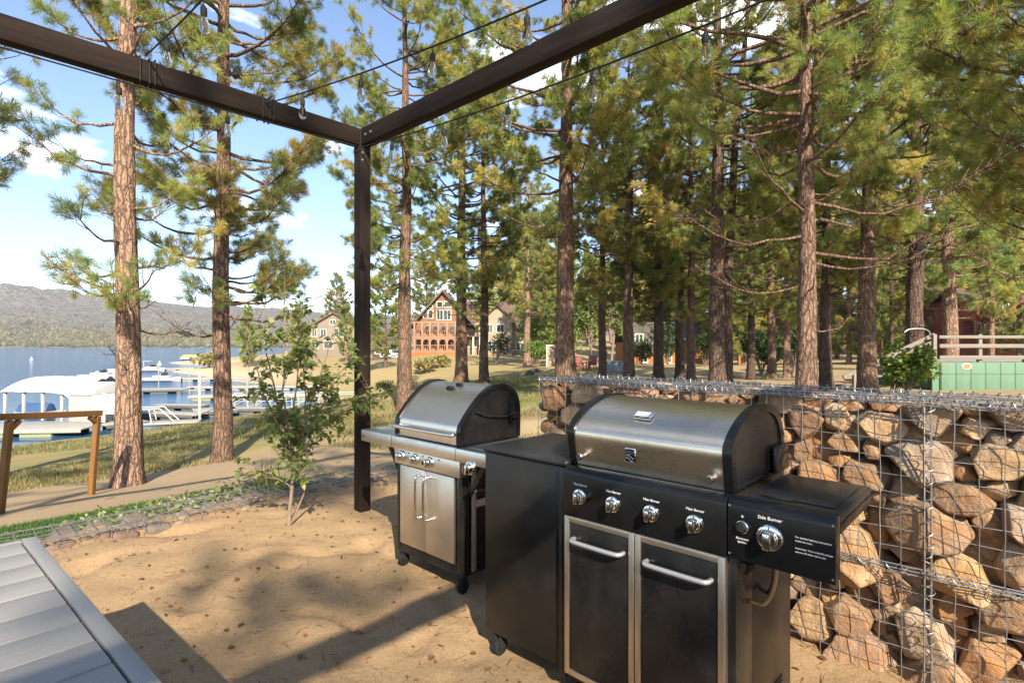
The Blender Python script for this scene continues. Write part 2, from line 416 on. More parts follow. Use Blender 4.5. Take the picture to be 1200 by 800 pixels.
def build_lake():
    V = [(-3500, -200, ZW), (200, -200, ZW), (200, 3500, ZW), (-3500, 3500, ZW)]
    me = mesh_np('lake', np.array(V), np.array([[0, 1, 2, 3]]))
    nt = NT('lake_water'); v = nt.coord((1, 1, 1)); vs = nt.coord((.35, 1.0, 1))
    w1 = nt.noise(vs, 1.6, 4, .6, .3); w2 = nt.noise(vs, 6, 3, .6)
    big = nt.noise(nt.coord((.01, .03, 1)), 1.0, 3, .5)
    nt.base(nt.mix(big, (.022, .085, .18), (.035, .11, .21))).set(rough=.07, spec=.5)
    nt.b.inputs['IOR'].default_value = 1.2
    # calmer by the shore, choppy further out
    g = nt.n('ShaderNodeTexCoord'); sep = nt.n('ShaderNodeSeparateXYZ'); nt.l(g.outputs['Object'], sep.inputs[0])
    far = nt.n('ShaderNodeMapRange'); nt.l(sep.outputs[1], far.inputs[0]); far.inputs[1].default_value = 36; far.inputs[2].default_value = 75; far.inputs[3].default_value = .03; far.inputs[4].default_value = 1.0
    bp = nt.n('ShaderNodeBump'); bp.inputs['Distance'].default_value = .3; nt.l(far.outputs[0], bp.inputs['Strength'])
    nt.l(nt.math('ADD', w1, nt.math('MULTIPLY', w2, .3)), bp.inputs['Height']); nt.l(bp.outputs[0], nt.b.inputs['Normal'])
    tag(link_mesh('lake', me, nt.m), kind='structure')
build_lake()

def build_hills():
    # ridge height seen from the near shore, as bearing -> elevation
    bx = np.array([-1400, -900, -500, -250, -100, 0, 30, 60, 100, 150, 200, 240, 320, 450, 700, 1100])
    by = np.array([372, 360, 350, 338, 334, 333, 335, 341, 347, 351, 357, 360, 364, 370, 376, 380])
    nb, nr = 420, 90
    px = np.linspace(-1400, 1100, nb); rad = np.linspace(0, 1, nr)
    D0, D1 = 640.0, 1900.0
    ridge = (CY - np.interp(px, bx, by))/F*1500 + CAMH - ZW
    P, Q = np.meshgrid(px, rad); Yd = D0 + (D1-D0)*Q; Xd = (P-CX)/F*Yd
    Rg = np.interp(P, px, ridge)
    prof = smooth(0.0, .72, Q)*.92*(1 + 0*Q) + .08*np.minimum(Q/.1, 1)
    prof = prof*(1 - .25*smooth(.75, 1, Q))
    nz = fbm(Xd, Yd, .010, 5, 21)*.11 + fbm(Xd, Yd, .035, 4, 22)*.05
    Z = ZW + .6 + Rg*prof*(Yd/1500)**.35*(1 + nz*2.0*smooth(.04, .4, Q)*(1 - .75*smooth(.55, .72, Q)))
    Z[0] = ZW - 2
    V = np.stack([Xd, Yd, Z], -1).reshape(-1, 3); i = np.arange(nb*nr).reshape(nr, nb)
    Fc = np.stack([i[:-1, :-1], i[:-1, 1:], i[1:, 1:], i[1:, :-1]], -1).reshape(-1, 4)
    me = mesh_np('hills', V, Fc, True)
    nt = NT('hill_scrub'); v = nt.coord((1, 1, 1)); sc = nt.coord((.05, .05, .05))
    big = nt.noise(sc, .35, 5, .6); tree = nt.vor(sc, 2.6).outputs['Distance']; rk = nt.noise(sc, 1.2, 6, .7, .5)
    g = nt.n('ShaderNodeTexCoord'); sep = nt.n('ShaderNodeSeparateXYZ'); nt.l(g.outputs['Object'], sep.inputs[0])
    hz = nt.n('ShaderNodeMapRange'); nt.l(sep.outputs[2], hz.inputs[0]); hz.inputs[1].default_value = 8; hz.inputs[2].default_value = 70
    c = nt.mix(big, (.19, .155, .115), (.14, .118, .092))
    c = nt.mix(nt.ramp(rk, [(.56, (0, 0, 0)), (.70, (1, 1, 1))]), c, (.31, .26, .205))
    c = nt.mix(nt.ramp(tree, [(.30, (1, 1, 1)), (.46, (0, 0, 0))]), c, nt.mix(hz.outputs[0], (.10, .10, .04), (.085, .08, .05)))
    nt.base(c).set(rough=.95, spec=.1)
    nt.bump(nt.math('ADD', rk, nt.math('MULTIPLY', tree, -1)), .8, 6)
    tag(link_mesh('hills', me, nt.m), kind='structure')
    # the wooded lower slopes across the lake: one far-off mass
    rg = np.random.RandomState(4); n = 7000
    q = np.minimum(np.abs(rg.randn(n)*.10), .5) + .008; pp = rg.uniform(-260, 470, n)
    fy = q*(nr-1); fx = (pp - px[0])/(px[-1]-px[0])*(nb-1)
    i0 = fy.astype(int); j0 = fx.astype(int); tz = Z[i0, j0]*(1-(fy-i0)) + Z[i0+1, j0]*(fy-i0)
    yd = D0 + (D1-D0)*q; xd = (pp-CX)/F*yd
    h = rg.uniform(3, 7, n); w = h*rg.uniform(.28, .5, n)
    k = 6; an = np.arange(k)/k*2*np.pi
    lv = [(.15, .0), (.9, .12), (1.0, .32), (.72, .62), (.35, .86), (.05, 1.0)]
    VV = []
    for (rr, hh) in lv:
        jr = rg.uniform(.65, 1.3, (n, k))
        VV.append(np.stack([xd[:, None] + w[:, None]*rr*np.cos(an)*jr, yd[:, None] + w[:, None]*rr*np.sin(an)*jr, np.repeat((tz + h*hh)[:, None], k, 1) - .4], -1))
    VV = np.stack(VV, 1); m = len(lv)*k; idx = np.arange(n)[:, None, None, None]*m
    a0 = np.arange(len(lv)-1)[:, None]*k; j = np.arange(k)[None, :]; j1 = (j+1) % k
    qd = np.stack([a0+j, a0+j1, a0+k+j1, a0+k+j], -1)[None]
    Fq = (idx + qd).reshape(-1, 4)
    cc = np.array([[.105, .10, .045], [.085, .085, .04], [.14, .12, .06], [.17, .135, .075]])[rg.randint(0, 4, n)]*rg.uniform(.75, 1.2, (n, 1))
    me = mesh_np('far_forest', VV.reshape(-1, 3), Fq, False, col=np.repeat(cc, m, 0))
    nt = NT('far_forest'); nt.base(nt.attr()).set(rough=.9, spec=.1)
    tag(link_mesh('far_forest', me, nt.m), kind='stuff')
build_hills()
# ------------------------------------------------------------------ pines
class Geo:
    def __init__(s): s.v = []; s.q = []; s.t = []; s.c = []; s.n = 0
    def tube(s, pts, rad, n=5):
        pts = np.asarray(pts, float); k = len(pts)
        t = np.gradient(pts, axis=0); t /= np.linalg.norm(t, axis=1, keepdims=True) + 1e-9
        ref = np.array([0, 0, 1.0]) if abs(t[0, 2]) < .9 else np.array([1.0, 0, 0])
        a = np.cross(t, ref); a /= np.linalg.norm(a, axis=1, keepdims=True) + 1e-9; b = np.cross(t, a)
        an = np.arange(n)/n*2*np.pi
        V = pts[:, None, :] + (a[:, None, :]*np.cos(an)[None, :, None] + b[:, None, :]*np.sin(an)[None, :, None])*np.asarray(rad)[:, None, None]
        s.v.append(V.reshape(-1, 3))
        i = np.arange(k-1)[:, None]*n; j = np.arange(n)[None, :]
        s.q.append((np.stack([i+j, i+(j+1) % n, i+n+(j+1) % n, i+n+j], -1).reshape(-1, 4)) + s.n)
        s.n += k*n
    def mesh(s, name, smooth=True): return mesh_np(name, np.concatenate(s.v), np.concatenate(s.q), smooth)

def trunk_geo(g, rg, H, r0, lean=(0, 0), n=22, m=34, wob=.03, curve=None):
    zs = np.concatenate([[-.35], np.linspace(0, 1, m)**1.25*H]); k = len(zs)
    f = np.clip(zs/H, 0, 1)
    r = r0*((1-f)**.85*.97 + .03) + r0*.32*np.exp(-np.maximum(zs, 0)/(r0*1.6)); r[-1] = .012
    cx = lean[0]*f*H + wob*np.sin(zs*.55 + rg.rand()*6)*np.minimum(zs/2, 1) + wob*.5*np.sin(zs*1.3 + rg.rand()*6)*np.minimum(zs/2, 1)
    cy = lean[1]*f*H + wob*np.cos(zs*.5 + rg.rand()*6)*np.minimum(zs/2, 1)
    cx -= cx[1]; cy -= cy[1]
    if curve is not None: cx = cx + curve*np.sin(f*np.pi)
    an = np.arange(n)/n*2*np.pi
    jit = 1 + .05*rg.randn(k, n)*np.where(zs < H*.7, 1, .3)[:, None] + .05*np.sin(an*5 + rg.rand()*6)[None, :]*np.exp(-np.maximum(zs, 0)/.5)[:, None]*2
    V = np.stack([cx[:, None] + r[:, None]*jit*np.cos(an), cy[:, None] + r[:, None]*jit*np.sin(an), np.repeat(zs[:, None], n, 1)], -1)
    s0 = g.n; g.v.append(V.reshape(-1, 3)); i = np.arange(k-1)[:, None]*n; j = np.arange(n)[None, :]
    g.q.append(np.stack([i+j, i+(j+1) % n, i+n+(j+1) % n, i+n+j], -1).reshape(-1, 4) + s0); g.n += k*n
    return lambda z: (np.interp(z, zs, cx), np.interp(z, zs, cy), np.interp(z, zs, r))

PAL = np.array([[.25, .285, .088], [.205, .26, .085], [.32, .325, .10], [.42, .365, .12], [.135, .19, .070]])
def tuft_mesh(rg, P, Dv, K, ln, w, shades, brown):
    """P (T,3) twig ends, Dv (T,3) directions: K needles per tuft"""
    T = len(P); P = np.repeat(P, K, 0); D = np.repeat(Dv, K, 0); N = T*K
    rnd = rg.randn(N, 3); rnd /= np.linalg.norm(rnd, axis=1, keepdims=True)
    sp = rg.uniform(.45, 1.45, (N, 1)); d = D*.8 + rnd*sp; d /= np.linalg.norm(d, axis=1, keepdims=True)
    d[:, 2] += .02
    back = rg.uniform(0, .12, (N, 1)); B = P - D*back
    L = ln*rg.uniform(.75, 1.1, (N, 1)); tip = B + d*L
    side = np.cross(d, rg.randn(N, 3)); side /= np.linalg.norm(side, axis=1, keepdims=True) + 1e-9
    mid = B + d*L*.45 + np.array([0, 0, .012])
    V = np.stack([B, mid + side*w*.5, tip, mid - side*w*.5], 1).reshape(-1, 3)
    q = np.arange(N)[:, None]*4 + np.array([[0, 1, 2, 3]])
    c = PAL[shades]; c = np.repeat(c, K, 0)*rg.uniform(.8, 1.2, (N, 1))
    br = rg.rand(N) < np.repeat(brown, K); c[br] = np.array([.33, .19, .07])*rg.uniform(.7, 1.2, (br.sum(), 1))
    return V, q, np.repeat(c, 4, 0)

def pine(seed, H=20, r0=.26, hb=3.0, Lm=2.6, step=.33, K=26, ln=.17, w=.009, dead=(), top=1.0, lean=(0, 0), per=2, twigs=12, droop=.12, sect=None, curve=None, wob=.03, gap=.12, fan=2):
    rg = np.random.RandomState(seed); g = Geo(); ax = trunk_geo(g, rg, H, r0, lean, curve=curve, wob=wob)
    TP = []; TD = []; SH = []; BR = []
    def limb(z, az, L, alive=True, rise=None):
        x0, y0, rt = ax(z); k = 8; s = np.linspace(0, 1, k)
        rise = rg.uniform(-.15, .25) if rise is None else rise
        az = az + np.cumsum(rg.randn(k)*.07)
        hx = np.cumsum(np.cos(az))*L/k; hy = np.cumsum(np.sin(az))*L/k
        hz = L*(rise*s - droop*np.sin(s*np.pi)*.5 + .22*s**3) + np.cumsum(rg.randn(k)*.018*L)
        pts = np.stack([x0 + rt*.6*np.cos(az[0]) + hx - hx[0], y0 + rt*.6*np.sin(az[0]) + hy - hy[0], z + hz - hz[0]], -1)
        rb = min(.012 + L*.011, rt*.5)*(1 if alive else .7)
        g.tube(pts, rb*(1-s)**.8 + .004, 5)
        shade = rg.choice(len(PAL), p=[.3, .25, .2, .13, .12])
        nt_ = max(3, int(twigs*L/2.4))
        for i in range(nt_):
            f = rg.uniform(.38, 1.0)**.8 if alive else rg.uniform(.3, 1)
            if i == 0: f = 1.0
            p = np.array([np.interp(f, s, pts[:, c]) for c in range(3)])
            t = pts[min(k-1, int(f*k)+1 if f < .9 else k-1)] - pts[max(0, int(f*k)-1 if f < .9 else k-3)]; t /= np.linalg.norm(t) + 1e-9
            sd = np.cross(t, [0, 0, 1.0]); sd /= np.linalg.norm(sd) + 1e-9
            d = t*rg.uniform(.4, 1) + sd*rg.choice([-1, 1])*rg.uniform(.3, 1.0) + np.array([0, 0, rg.uniform(-.25, .55)])
            if i == 0: d = t
            d /= np.linalg.norm(d); tl = rg.uniform(.22, .62)*(1 if alive else .9)*min(1.0, .5 + L/3)
            mid = p + d*tl*.5 + rg.randn(3)*.03; end = p + d*tl + np.array([0, 0, .12*tl])
            g.tube(np.array([p, mid, end]), np.array([.009, .006, .003])*(1 if alive else .8), 3)
            if not alive:
                for _ in range(2):
                    e2 = mid + (d + rg.randn(3)*.7)*tl*.5; g.tube(np.array([mid, (mid+e2)/2 + rg.randn(3)*.02, e2]), [.005, .004, .002], 3)
                continue
            TP.append(end); TD.append(d); SH.append(shade); BR.append(.05)
            for _ in range(fan):
                q = p + d*tl*rg.uniform(.35, 1.0) + rg.randn(3)*.05; dd = d + rg.randn(3)*.55; dd /= np.linalg.norm(dd)
                e = q + dd*rg.uniform(.08, .24); g.tube(np.array([q, (q+e)/2, e]), [.005, .004, .003], 3)
                TP.append(e); TD.append(dd); SH.append(shade if rg.rand() < .7 else rg.randint(len(PAL))); BR.append(.4 if rg.rand() < .14 else .03)
    z = hb
    while z < H*.985:
        f = (z - hb)/(H - hb)
        prof = (min(1.0, .55 + 1.6*f) if f < .3 else 1.0)*(1 - max(0, f - .35)/.65)**.75*top + .1
        for _ in range(per):
            if rg.rand() < gap: continue
            az = rg.uniform(0, 2*np.pi) if sect is None else rg.uniform(*sect)
            limb(z + rg.uniform(-.1, .1), az, Lm*prof*rg.uniform(.6, 1.1), True, rg.uniform(-.12, .2) + .35*f)
        z += step*rg.uniform(.75, 1.3)
    for (zd, azd, Ld) in dead: limb(zd, azd, Ld, False, rg.uniform(-.1, .15))
    for _ in range(10):
        zz = rg.uniform(1.6, hb + 2.5)
        limb(zz, rg.uniform(0, 6.28), rg.uniform(.2, .9), False, rg.uniform(-.2, .1))
    V, q, c = tuft_mesh(rg, np.array(TP), np.array(TD), K, ln, w, np.array(SH), np.array(BR))
    return g.mesh('trunk_%d' % seed), mesh_np('crown_%d' % seed, V, q, False, col=c)

def plant_pine(geo, px, Y, label, barkm, group='pines around the yard', s=1.0, sz=1.0, rz=0.0, x=None, z=None, name='pine_tree'):
    x = atY(px, Y) if x is None else x; z = gz(x, Y) if z is None else z
    t = empty(name, (x, Y, z), rz); t.scale = (s, s, sz); tag(t, label, 'tree', group)
    for nm, me, m in (('trunk', geo[0], barkm), ('crown', geo[1], M['needles'])):
        if not me.materials: me.materials.append(m)
        o = bpy.data.objects.new(nm, me); COL.objects.link(o); o.parent = t
        if o.material_slots and o.material_slots[0].material is not m:
            o.material_slots[0].link = 'OBJECT'; o.material_slots[0].material = m
    return t
PI = math.pi
# the two big lakeside trunks
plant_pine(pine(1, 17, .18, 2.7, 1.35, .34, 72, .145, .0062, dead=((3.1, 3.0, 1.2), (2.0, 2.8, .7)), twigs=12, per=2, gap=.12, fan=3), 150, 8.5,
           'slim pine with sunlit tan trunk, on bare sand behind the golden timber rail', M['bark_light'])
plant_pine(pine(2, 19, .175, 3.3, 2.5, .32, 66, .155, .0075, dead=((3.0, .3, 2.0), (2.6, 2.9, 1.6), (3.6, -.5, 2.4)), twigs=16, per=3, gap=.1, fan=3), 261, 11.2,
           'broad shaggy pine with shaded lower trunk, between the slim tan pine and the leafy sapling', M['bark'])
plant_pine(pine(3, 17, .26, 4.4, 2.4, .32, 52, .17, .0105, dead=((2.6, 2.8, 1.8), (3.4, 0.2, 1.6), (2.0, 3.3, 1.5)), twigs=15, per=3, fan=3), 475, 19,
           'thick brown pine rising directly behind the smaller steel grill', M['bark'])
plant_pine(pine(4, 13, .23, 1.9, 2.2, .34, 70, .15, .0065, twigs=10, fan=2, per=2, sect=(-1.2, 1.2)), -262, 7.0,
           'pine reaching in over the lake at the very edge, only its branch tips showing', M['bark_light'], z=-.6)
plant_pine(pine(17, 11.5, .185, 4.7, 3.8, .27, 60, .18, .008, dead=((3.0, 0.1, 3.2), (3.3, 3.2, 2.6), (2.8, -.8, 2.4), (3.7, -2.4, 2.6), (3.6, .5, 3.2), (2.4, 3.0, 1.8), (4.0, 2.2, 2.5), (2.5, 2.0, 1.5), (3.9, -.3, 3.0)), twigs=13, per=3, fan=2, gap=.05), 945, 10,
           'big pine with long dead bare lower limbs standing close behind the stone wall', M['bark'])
plant_pine(pine(18, 11, .2, 3.3, 3.8, .28, 60, .18, .008, dead=((2.6, 3.0, 3.0), (3.0, 2.6, 2.6)), twigs=13, per=3, fan=2, sect=(1.9, 4.4)), 1330, 9.5,
           'pine beyond the far end of the stone wall, its boughs hanging over the green deck', M['bark'])
MID = [pine(30, 15.5, .24, 3.3, 2.6, .33, 48, .175, .0145, per=3, fan=3, dead=((2.8, 1, 1.6), (3.3, 4, 1.8))),
       pine(31, 17, .25, 3.8, 2.7, .33, 44, .175, .0145, dead=((3.4, 0, 2.0), (4.0, 3, 1.7)), per=3, fan=3),
       pine(32, 15, .22, 2.5, 2.4, .32, 48, .175, .0145, per=3, fan=3, gap=.2),
       pine(33, 16.5, .26, 4.2, 3.0, .36, 42, .18, .0145, dead=((4, 2, 2.2), (4.6, 5, 2.0), (3.4, .5, 1.5)), per=3, fan=3)]
mids = [  # px, Y, proto, half-width px at the base, lean, bark, label
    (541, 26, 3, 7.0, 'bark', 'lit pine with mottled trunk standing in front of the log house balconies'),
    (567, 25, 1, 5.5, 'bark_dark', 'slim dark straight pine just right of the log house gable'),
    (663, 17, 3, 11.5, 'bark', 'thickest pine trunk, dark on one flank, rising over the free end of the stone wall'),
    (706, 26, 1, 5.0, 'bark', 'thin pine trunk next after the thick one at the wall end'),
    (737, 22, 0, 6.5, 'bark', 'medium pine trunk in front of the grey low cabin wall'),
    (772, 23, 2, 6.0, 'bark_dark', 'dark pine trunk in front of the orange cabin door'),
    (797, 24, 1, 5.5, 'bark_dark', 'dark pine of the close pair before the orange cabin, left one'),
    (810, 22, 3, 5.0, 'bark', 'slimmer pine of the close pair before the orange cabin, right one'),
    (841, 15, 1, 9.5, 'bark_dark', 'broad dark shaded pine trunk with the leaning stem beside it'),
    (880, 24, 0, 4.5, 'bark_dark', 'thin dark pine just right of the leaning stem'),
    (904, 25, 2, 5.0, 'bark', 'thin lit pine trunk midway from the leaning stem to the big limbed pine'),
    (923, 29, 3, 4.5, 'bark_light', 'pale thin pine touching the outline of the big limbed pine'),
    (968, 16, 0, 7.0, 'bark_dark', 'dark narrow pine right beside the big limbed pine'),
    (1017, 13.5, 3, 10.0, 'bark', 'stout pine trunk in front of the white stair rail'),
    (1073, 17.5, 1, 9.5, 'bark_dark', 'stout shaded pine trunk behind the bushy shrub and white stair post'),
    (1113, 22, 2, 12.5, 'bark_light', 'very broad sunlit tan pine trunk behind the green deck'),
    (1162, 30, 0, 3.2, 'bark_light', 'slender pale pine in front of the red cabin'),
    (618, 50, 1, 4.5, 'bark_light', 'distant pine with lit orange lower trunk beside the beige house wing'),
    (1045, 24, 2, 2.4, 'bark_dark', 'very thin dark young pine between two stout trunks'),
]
rgt = np.random.RandomState(77)
for (px, Y, p, hw, bk, lab) in mids:
    r_ = hw/F*Y; r0 = (.24, .25, .22, .26)[p]; s_ = r_/r0
    sc = max(.8, min(1.25, s_))
    t = plant_pine(MID[p], px, Y, lab, M[bk], s=sc, sz=max(.85, min(1.15, s_)), rz=rgt.uniform(0, 6.28))
    tr = [c for c in t.children if c.name.startswith('trunk')][0]
    k = s_/sc
    if abs(k-1) > .05 and k < 1: t.scale = (sc*max(k, .55),)*2 + (t.scale[2],)
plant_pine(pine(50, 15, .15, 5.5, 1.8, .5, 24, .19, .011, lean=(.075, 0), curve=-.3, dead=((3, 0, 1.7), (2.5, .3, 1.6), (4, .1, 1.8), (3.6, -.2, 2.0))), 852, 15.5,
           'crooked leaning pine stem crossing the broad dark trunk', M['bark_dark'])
# the wood behind
FAR = [pine(60, 20, .28, 2.2, 3.4, .46, 20, .34, .055, twigs=13, per=4, fan=2), pine(61, 17, .25, 1.2, 3.0, .42, 20, .34, .055, twigs=13, per=4, fan=2),
       pine(62, 22, .3, 3.4, 3.2, .5, 20, .34, .055, twigs=13, per=4, fan=2)]
fars = [(290, 95, 1, .62, 'lone bushy pine on the sandy lake bank'),
        (452, 62, 0, .62, 'dark bushy pine standing by the small brown shed'),
        (500, 120, 2, 1.1, 'tall pine behind the log house roof'), (585, 105, 0, 1.1, 'tall pine behind the beige wing of the log house'),
        (632, 70, 1, 1.0, 'bushy pine at the end of the beige wing'), (655, 52, 0, .8, 'bushy pine behind the thickest trunk'),
        (725, 66, 2, 1.1, 'tall pine rising behind the orange cabin door end'), (765, 75, 0, 1.2, 'tall pine behind the orange cabin roof'), (800, 70, 1, 1.25, 'dense pine behind the orange cabin deck'),
        (835, 60, 2, 1.0, 'pine in the wood past the orange cabin'), (872, 52, 1, .95, 'low-branched pine in the sunny wood beyond the leaning stem'), (895, 78, 0, 1.2, 'pine deep in the wood behind the thin lit trunk'),
        (925, 58, 1, 1.05, 'low-branched pine beyond the big limbed pine'), (960, 70, 2, 1.2, 'pine deep in the wood behind the narrow dark trunk'), (995, 50, 1, .9, 'bushy pine on the dry slope behind the stout trunk'),
        (1035, 64, 0, 1.15, 'pine on the dry slope above the stair rail'), (1062, 46, 1, .85, 'bushy pine beside the red cabin'), (1100, 60, 2, 1.1, 'tall pine behind the red cabin gable'),
        (1150, 66, 0, 1.2, 'pine behind the red cabin roof'), (1195, 38, 1, .8, 'low bough pine hanging in front of the red cabin'), (1240, 52, 2, 1.0, 'pine past the red cabin at the picture edge'),
        (540, 150, 0, 1.2, 'distant pine on the rise behind the log house'), (395, 130, 1, 1.1, 'distant pine behind the beige house'), (350, 84, 1, .6, 'small bushy pine on the bank beside the beige house'), (406, 92, 0, .5, 'small bushy pine in front of the beige house')]
for i, (px, Y, p, s_, lab) in enumerate(fars):
    plant_pine(FAR[p], px, Y, lab, M['bark' if i % 2 else 'bark_light'], 'pines of the wood behind', s=s_, sz=s_, rz=rgt.uniform(0, 6.28))
# pines standing behind the photographer: they throw the dappled shade
THIN = pine(70, 21, .24, 11.5, 3.5, .75, 40, .17, .013, per=2, gap=.15, sect=(2.0, 4.3), twigs=8)
for i, (x, y, s_) in enumerate([(5.3, -14.4, 1.0), (-1.2, -10.5, 1.0), (-11, -9, 1.0)]):
    plant_pine(THIN, 0, y, 'pine behind the viewpoint throwing dappled shade over the yard', M['bark'], 'pines behind the viewpoint', s=s_, sz=s_, rz=.12*i, x=x)

def far_wood():
    rg = np.random.RandomState(31); Ps = []; Ss = []; g = Geo()
    for k in range(64):
        px = rg.uniform(560, 1420); Y = rg.uniform(72, 125); x = atY(px, Y); z0 = gz(x, Y); H = rg.uniform(15, 24); Wd = rg.uniform(2.4, 3.8); n = 1700
        f = rg.rand(n)**.8; a = rg.uniform(0, 6.28, n); r = Wd*((1-f)**.6)*np.sqrt(rg.uniform(.1, 1, n))*(.65 + .5*np.sin(f*31 + a*2 + k))
        Ps.append(np.stack([x + r*np.cos(a), Y + r*np.sin(a), z0 + H*(.07 + .93*f)], 1)); Ss.append(np.full(n, rg.randint(5)))
        g.tube(np.array([[x, Y, z0-.5], [x, Y, z0 + H*.5], [x, Y, z0 + H]]), [.3, .2, .03], 6)
    P = np.concatenate(Ps); S = np.concatenate(Ss); n = len(P)
    D = rg.randn(n, 3)*[1, 1, .5] + [0, 0, .25]; D /= np.linalg.norm(D, axis=1, keepdims=True)
    V, q, c = tuft_mesh(rg, P, D, 5, .75, .17, S, np.full(n, .04)); c = c*1.3
    o = link_mesh('far_wood', mesh_np('far_wood', V, q, False, col=c), M['needles']); tag(o, kind='stuff')
    tag(link_mesh('far_wood_trunks', g.mesh('far_wood_trunks'), M['bark']), kind='stuff')
far_wood()
# ------------------------------------------------------------------ pergola (post heads at 3.06 m)
def build_pergola():
    t = empty('pergola', W(-4.07, 2.483), -TH); tag(t, 'dark weathered timber pergola frame of posts and top beams over the sandy yard', 'pergola')
    L, Dp = 5.62, 6.2; zt = 3.19; zb = 3.05
    for (x, y) in ((0, 0), (L, 0), (0, -Dp), (L, -Dp)):
        MB().box(x-.05, x+.05, y-.05, y+.05, -.05, zt - .001, .006).build('post', M['beam_z'], t)
    MB().box(.052, L-.052, -.045, .045, zb, zt, .006).build('beam', M['beam_x'], t)
    MB().box(.052, L-.052, -Dp-.045, -Dp+.045, zb, zt, .006).build('beam', M['beam_x'], t)
    MB().box(-.045, .045, -Dp+.052, -.052, zb, zt, .006).build('beam', M['beam_y'], t)
    MB().box(L-.045, L+.045, -Dp+.052, -.052, zb, zt, .006).build('beam', M['beam_y'], t)
    for z in (zb+.04, zb+.10):
        for (o, ax) in (((.0, -.0505, z), (0, -1, 0)), ((-.0505, 0, z), (-1, 0, 0)), ((.0505, -.03, z - .16), (1, 0, 0))): MB().lathe([(.011, -.001), (.011, .003), (.007, .004), (.007, .010), (.003, .011)], o, ax, 8).build('bolt', M['galv'], t)
    for x in (.12, .20): MB().lathe([(.012, -.001), (.012, .003), (.006, .004), (.006, .009)], (x, -.0455, zb+.07), (0, -1, 0), 8).build('bolt', M['galv'], t)
    for (x, y, sx) in ((0, 0, 1),):
        MB().box(.051, .056, -.04, .04, zb-.05, zb+.0, .001).box(-.04, .04, -.056, -.051, zb-.05, zb, .001).build('bracket', M['rubber'], t)
build_pergola()

# ------------------------------------------------------------------ festoon lights
GLASS = NT('bulb_glass'); GLASS.base((.9, .9, .88)).set(rough=.04, trans=1.0); GLASS.b.inputs['IOR'].default_value = 1.12
FIL = surf('filament', (.75, .4, .12), None, .4, .5, 10, 0)
def festoon(P, Q, label, n, sag=.12, first=.3, wrap=False):
    P = Vector(P); Q = Vector(Q); L = (Q-P).length; m = 40
    pts = [P.lerp(Q, i/m) - Vector((0, 0, sag*4*(i/m)*(1-i/m))) for i in range(m+1)]
    t = empty('string_light', P); tag(t, label, 'string light', 'festoon lights strung under the pergola')
    cb = MB(); cb.tube([p - P for p in pts], .005, 6)
    if wrap:
        for k in (-.03, .02, .05): cb.tube([(VX*k - UX*.055*c1 - UX*.05, VY*k - UY*.055*c1 - UY*.05, 3.12 - P.z + .078*c2) for c1, c2 in ((-1, -1), (-1, 1), (1, 1), (1, -1), (-1, -1))], .0045, 6)
    cb.build('cable', M['rubber'], t)
    for i in range(n):
        f = (first + .62*i)/L
        if f > .99: break
        k = f*m; p = pts[int(k)].lerp(pts[min(m, int(k)+1)], k - int(k)) - P
        d = Vector((.05*math.sin(i*2.3), .05*math.cos(i*1.7), -1)).normalized(); k_ = .95
        s = MB(); s.tube([p, p + d*.05], .003, 5); s.lathe([(.004*k_, .03*k_), (.013*k_, .045*k_), (.0165*k_, .05*k_), (.0165*k_, .085*k_), (.014*k_, .09*k_)], p, d, 12)
        so = s.build('socket', M['rubber'], t)
        g = MB(); g.lathe([(.012*k_, .09*k_), (.014*k_, .10*k_), (.021*k_, .118*k_), (.0265*k_, .138*k_), (.027*k_, .150*k_), (.023*k_, .170*k_), (.012*k_, .182*k_), (.001*k_, .185*k_)], p, d, 14)
        g.build('bulb', GLASS.m, so)
        f_ = MB(); f_.lathe([(.002*k_, .09*k_), (.005*k_, .105*k_), (.0045*k_, .15*k_), (.001*k_, .155*k_)], p, d, 6); f_.build('filament', FIL, so)
def beam_pt(b, z): return W(-4.07 + .05, b, z)
festoon(beam_pt(.92, 3.21), W(1.5, .9, 3.17), 'festoon string leaving the timber beam in front of the slim lakeside pine', 10, .16, .45, True)
festoon(beam_pt(1.67, 3.15), W(1.5, 2.3, 3.15), 'festoon string leaving the timber beam in front of the shaggy lakeside pine', 10, .16, .45, True)
festoon(W(-4.0, 2.42, 3.02), W(1.5, 2.42, 2.98), 'festoon string starting from the pergola post head and passing before the big trunks', 10, .14, .45)
festoon(beam_pt(2.40, 3.03), W(-4.02, -2.5, 3.03), 'festoon string hung along the underside of the beam over the lake view', 9, .03, 1.0)

# ------------------------------------------------------------------ deck
def build_deck():
    t = empty('raised_deck', W(-2.662, .262), -TH + R(3)); tag(t, 'grey composite board platform with narrow edge trim in the near corner', 'deck')
    b = MB(); x = .034; rg = random.Random(3)
    while x < 3.9:
        b.box(x, x+.136, -2.6, -.046, .676, .699 + rg.uniform(-.0008, .0008), .004); x += .1425
    b.build('boards', M['deck'], t)
    MB().box(.0, 3.95, -.040, 0, .52, .7, .004).build('edge_trim', M['deck_trim'], t)
    MB().box(.0, .030, -2.6, -.0405, .52, .699, .004).build('edge_trim', M['deck'], t)
    MB().box(.034, 3.93, -2.58, -.05, .55, .672).build('joist_frame', M['beam_x'], t)
    for (x, y) in ((.1, -.12), (2.0, -.12), (3.8, -.12), (.1, -2.4), (2.0, -2.4), (3.8, -2.4)):
        MB().box(x-.045, x+.045, y-.045, y+.045, -.02, .549).build('post', M['beam_z'], t)
build_deck()

